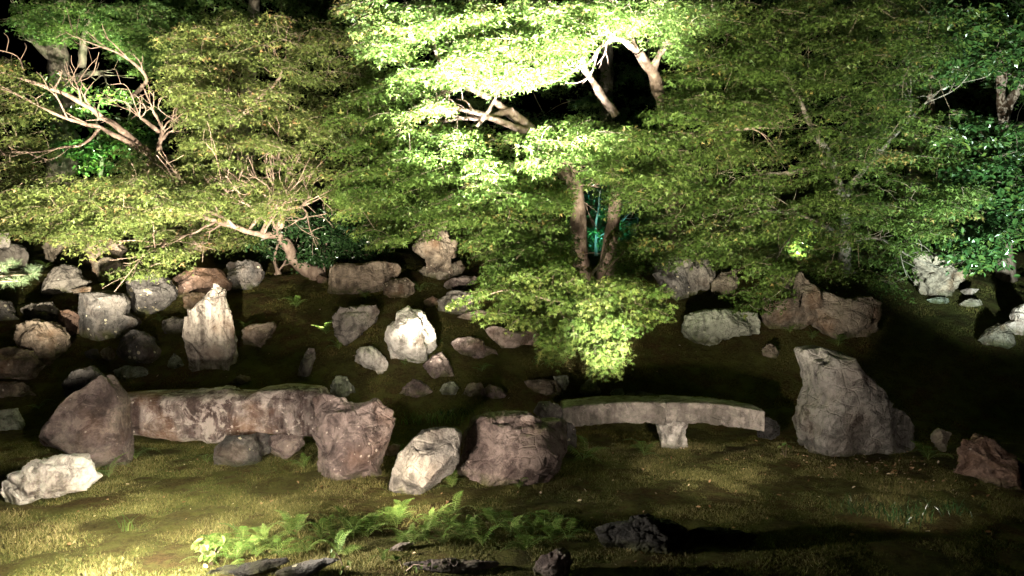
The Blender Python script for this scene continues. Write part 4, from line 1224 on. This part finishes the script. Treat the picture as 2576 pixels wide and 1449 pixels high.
def fern(u, v, size, label, nf=9, depth=None, group=None, lift=0.0, spread=(0, 2 * math.pi), seed=0):
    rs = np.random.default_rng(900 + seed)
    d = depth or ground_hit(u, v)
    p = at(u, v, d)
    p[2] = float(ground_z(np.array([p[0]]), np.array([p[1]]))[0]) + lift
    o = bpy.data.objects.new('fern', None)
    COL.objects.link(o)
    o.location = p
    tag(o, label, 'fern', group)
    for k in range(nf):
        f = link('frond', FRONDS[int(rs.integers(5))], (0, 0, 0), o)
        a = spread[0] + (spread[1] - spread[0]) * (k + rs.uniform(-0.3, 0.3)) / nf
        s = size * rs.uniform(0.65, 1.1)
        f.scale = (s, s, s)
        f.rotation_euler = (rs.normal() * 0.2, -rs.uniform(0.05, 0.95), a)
    return o


ROW = 'ferns in the dense row along the front of the lawn'
rs = np.random.default_rng(77)
cnt = 0
for k in range(38):
    t = (k + rs.uniform(-0.4, 0.4)) / 38
    u = 205 + 360 * t
    top = np.interp(u, [205, 260, 330, 420, 480, 560], [548, 537, 527, 516, 520, 528])
    bot = np.interp(u, [205, 260, 330, 420, 480, 560], [568, 562, 552, 545, 548, 546])
    v = rs.uniform(top + 4, bot + 6)
    fern(u, v, rs.uniform(0.17, 0.27), ('brightly lit fern at the left end of the front fern row' if t < 0.33 else 'fern in the middle of the front fern row, above the slanting stone' if t < 0.66 else 'dimmer fern at the right end of the front fern row'), 7, group=ROW, seed=k, lift=0.02)
for i, (u, v, s, nf, lab, kw) in enumerate([
    (136, 459, .34, 8, 'leafy fern under the left end of the mottled bridge', {}),
    (109, 478, .30, 6, 'yellow lit fern between the pyramid stone and the low whitish rock', {}),
    (207, 463, .20, 4, 'small yellow fern under the middle of the mottled bridge', {}),
    (304, 469, .24, 6, 'dim fern beside the boulder at the right end of the mottled bridge', {}),
    (583, 460, .34, 8, 'bright fern right of the big centre boulder under the granite bridge', {}),
    (644, 456, .30, 7, 'fern growing against the left side of the bridge pier', {}),
    (452, 488, .20, 6, 'small glowing fern between the two centre boulders', {}),
    (519, 489, .18, 7, 'dark fern tuft at the foot of the big centre boulder', {}),
    (296, 308, .32, 7, 'fern standing alone on the open moss of the left slope', {}),
    (326, 334, .30, 6, 'fern left of the flat topped wedge rock', {}),
    (339, 349, .30, 6, 'fern below the flat topped wedge rock', {}),
    (306, 278, .25, 6, 'fern at the foot of the twisted maple trunk', {}),
    (420, 292, .30, 7, 'fern right of the small pale rock on the middle bank', {}),
    (405, 366, .16, 5, 'little bright fern at the foot of the white boulder', {}),
    (440, 345, .18, 5, 'fern at the right side of the white boulder', {}),
    (372, 358, .20, 5, 'fern at the left foot of the white boulder', {}),
    (776, 353, .20, 5, 'bright fern in front of the brown rock on the right bank', {}),
    (812, 340, .28, 6, 'fern between the peaked stone and the wide brown boulder', {}),
    (838, 346, .30, 8, 'green tuft fern at the foot of the wide brown boulder', {}),
    (790, 333, .16, 5, 'small dark fern in front of the peaked stone', {}),
    (928, 460, .32, 8, 'green fern at the right foot of the largest boulder', {}),
    (38, 383, .22, 5, 'bright fern beside the craggy tan boulder at the left edge', {'depth': 8.9}),
    (402, 452, .16, 5, 'dark fern left of the slanting grey boulder', {}),
    (366, 300, .26, 6, 'fern below the long flat fronted tan block', {}),
    (246, 330, .24, 6, 'fern right of the pale upright stone', {}),
    (452, 306, .26, 6, 'fern beside the small dark red rock on the middle bank', {}),
    (482, 372, .22, 6, 'fern below the low purple boulder', {}),
    (160, 322, .22, 5, 'fern under the lichen spotted boulder', {}),
    (46, 268, .22, 5, 'fern between the pine and the plain grey brown boulder', {}),
    (400, 545, .16, 5, 'sprout of fern below the row near the bottom centre', {}),
    (455, 515, .22, 6, 'tall arching fern standing out above the fern row', {}),
    (568, 542, .24, 5, 'dim fern at the right end of the fern row', {}),
    (384, 562, .15, 5, 'young fern at the bottom edge left of the long pinkish stone', {}),
    (338, 556, .20, 7, 'fern hanging over the slanting stone at the bottom', {})]):
    fern(u, v, s, lab, nf, seed=200 + i, **kw)


# small clumps of taller grass
def tuft(u, v, h, n, label, seed, depth=None, spread=0.12):
    rs = np.random.default_rng(seed)
    d = depth or ground_hit(u, v)
    p = at(u, v, d)
    p[2] = float(ground_z(np.array([p[0]]), np.array([p[1]]))[0])
    a = Acc()
    for k in range(n):
        b = np.array([rs.normal() * spread, rs.normal() * spread * 0.7, -0.01])
        dr = np.array([rs.normal(), rs.normal(), 0]) * 0.5
        hh = h * rs.uniform(0.5, 1.1)
        t = np.linspace(0, 1, 5)
        P = b + dr * (t ** 1.8)[:, None] * hh + np.stack([0 * t, 0 * t, hh * (t - 0.35 * t ** 3)], -1)
        s = np.array([math.cos(k * 2.4), math.sin(k * 2.4), 0]) * 0.004
        w = (1 - t * 0.85)[:, None]
        V = np.concatenate([P - s * w, P + s * w])
        i = np.arange(4)
        a.add(V, np.stack([i, i + 1, i + 6, i + 5], -1), np.full(10, rs.uniform(0.2, 0.9)))
    o = bpy.data.objects.new('grass_tuft', None)
    COL.objects.link(o)
    o.location = p
    tag(link('blades', a.mesh('blades', LM['camellia' if 'dark' in label else ('fern' if h > .1 else 'grass')], False), (0, 0, 0), o), kind='stuff')
    return tag(o, label, 'grass tuft')


tuft(130, 530, 0.22, 12, 'single tall grass clump on the bright lawn at lower left', 5, spread=.04)
tuft(435, 420, 0.16, 240, 'long bladed grass on the mound between the left bridge boulder and the centre boulders', 6, spread=.2)
tuft(455, 413, 0.13, 120, 'dark grass patch behind the big centre boulder', 8, spread=.18)
tuft(672, 465, 0.07, 60, 'fresh green grass patch on the lawn below the bridge pier', 9, spread=.12)
for i, (u, v, h, n, lab) in enumerate([(862, 512, .16, 70, 'dark leafy weeds on the right front lawn, leftmost of three clumps'), (905, 520, .18, 80, 'dark leafy weeds on the right front lawn, middle of three clumps'),
                                       (945, 512, .16, 70, 'dark leafy weeds on the right front lawn, rightmost of three clumps')]):
    tuft(u, v, h, n, lab, 30 + i, spread=.12)
tuft(898, 502, 0.08, 40, 'small green weed patch on the leaf strewn ground below the largest boulder', 10, spread=.08)


# low broad leaved plant beside the left lamp
def sprout(u, v, n, leaf, h, label, cat, seed, mat='fern', depth=None, spread=0.1):
    rs = np.random.default_rng(seed)
    d = depth or ground_hit(u, v)
    p = at(u, v, d)
    p[2] = float(ground_z(np.array([p[0]]), np.array([p[1]]))[0])
    o = bpy.data.objects.new(cat.replace(' ', '_'), None)
    COL.objects.link(o)
    o.location = p
    tag(o, label, cat)
    st, lf = Acc(), Acc()
    tips = []
    for k in range(max(2, n // 5)):
        e = np.array([rs.normal() * spread, rs.normal() * spread, h * rs.uniform(.6, 1.1)])
        path = np.stack([np.zeros(3) + [0, 0, -.02], e * [0.4, 0.4, 0.6], e])
        V, Fc = tube(path, 0.005, 0.002, 4)
        st.add(V, Fc)
        tips.append(e)
        tips.append(e * [0.6, 0.6, 0.7])
    tips = np.array(tips)
    pos = tips[rs.integers(len(tips), size=n)] + rs.normal(size=(n, 3)) * 0.02
    nr = np.array([0, -0.5, 0.8]) + rs.normal(size=(n, 3)) * 0.5
    scatter(lf, pos, nr, leaf * rs.uniform(.7, 1.1, n), 'oval', rs.uniform(.2, 1, n), rs)
    link('stem', st.mesh('stem', BARK), (0, 0, 0), o)
    link('leaves', lf.mesh('leaves', LM[mat], False), (0, 0, 0), o)
    return o


sprout(212, 566, 26, 0.06, 0.14, 'white lit broad leaved plant at the left end of the fern row', 'plant', 1)
sprout(786, 424, 3, 0.07, 0.14, 'lone yellow leaf sprig lit in the dark left of the largest boulder', 'plant', 2, depth=7.3, spread=.03)
sprout(404, 570, 10, 0.045, 0.13, 'pale sprout with paired leaves at the bottom edge', 'plant', 3)
sprout(345, 573, 8, 0.035, 0.14, 'thin stemmed seedling at the bottom left of centre', 'plant', 4)


# ------------------------------------------------------------------ pine bough at the left edge
def pine():
    rs = np.random.default_rng(15)
    base = at(-120, 380, 9.3)
    base[2] = float(ground_z(np.array([base[0]]), np.array([base[1]]))[0])
    o = bpy.data.objects.new('pine_tree', None)
    COL.objects.link(o)
    o.location = base
    tag(o, 'pine bough with long pale needles reaching in at the left edge', 'tree')
    P = [base + [0, 0, -.1], base + [0.05, 0, 0.8], base + [-0.02, 0, 1.6], base + [0.05, 0.05, 2.4]]
    V, Fc = tube(catmull(P), 0.09, 0.05, 10, .3, 3)
    link('trunk', mesh_np('trunk', V - base, Fc, BARK), (0, 0, 0), o)
    tips = [at(u, v, d) for u, v, d in ((32, 274, 8.9), (10, 283, 8.8), (16, 264, 9.1), (-10, 270, 9.0), (22, 281, 8.7), (2, 268, 8.7), (-25, 285, 8.9), (34, 270, 9.0))]
    root = base + [0.02, 0, 1.45]
    bough, nd = Acc(), Acc()
    for tp in tips:
        V, Fc = tube(catmull([root, (root + tp) / 2 + [0, 0, -.05], tp], 5), 0.025, 0.007, 6)
        bough.add(V, Fc)
        n = 330
        dr = rs.normal(size=(n, 3)) + np.array([0.9, -0.3, 0.25])
        dr /= np.linalg.norm(dr, axis=1)[:, None]
        st = tp + (rs.uniform(-0.13, 0.03, n))[:, None] * ((tp - root) / np.linalg.norm(tp - root))
        ln = rs.uniform(0.07, 0.13, n)
        sd = np.cross(dr, rs.normal(size=(n, 3)))
        sd /= np.linalg.norm(sd, axis=1)[:, None]
        V = np.stack([st - sd * 0.0018, st + sd * 0.0018, st + dr * ln[:, None]], 1).reshape(-1, 3)
        nd.add(V, np.arange(3 * n).reshape(-1, 3), np.repeat(rs.uniform(0, 1, n), 3))
    link('bough', bough.mesh('bough', BARK), tuple(-base), o)
    tag(link('needles', nd.mesh('needles', LM['needle'], False), tuple(-base), o), kind='stuff')


pine()
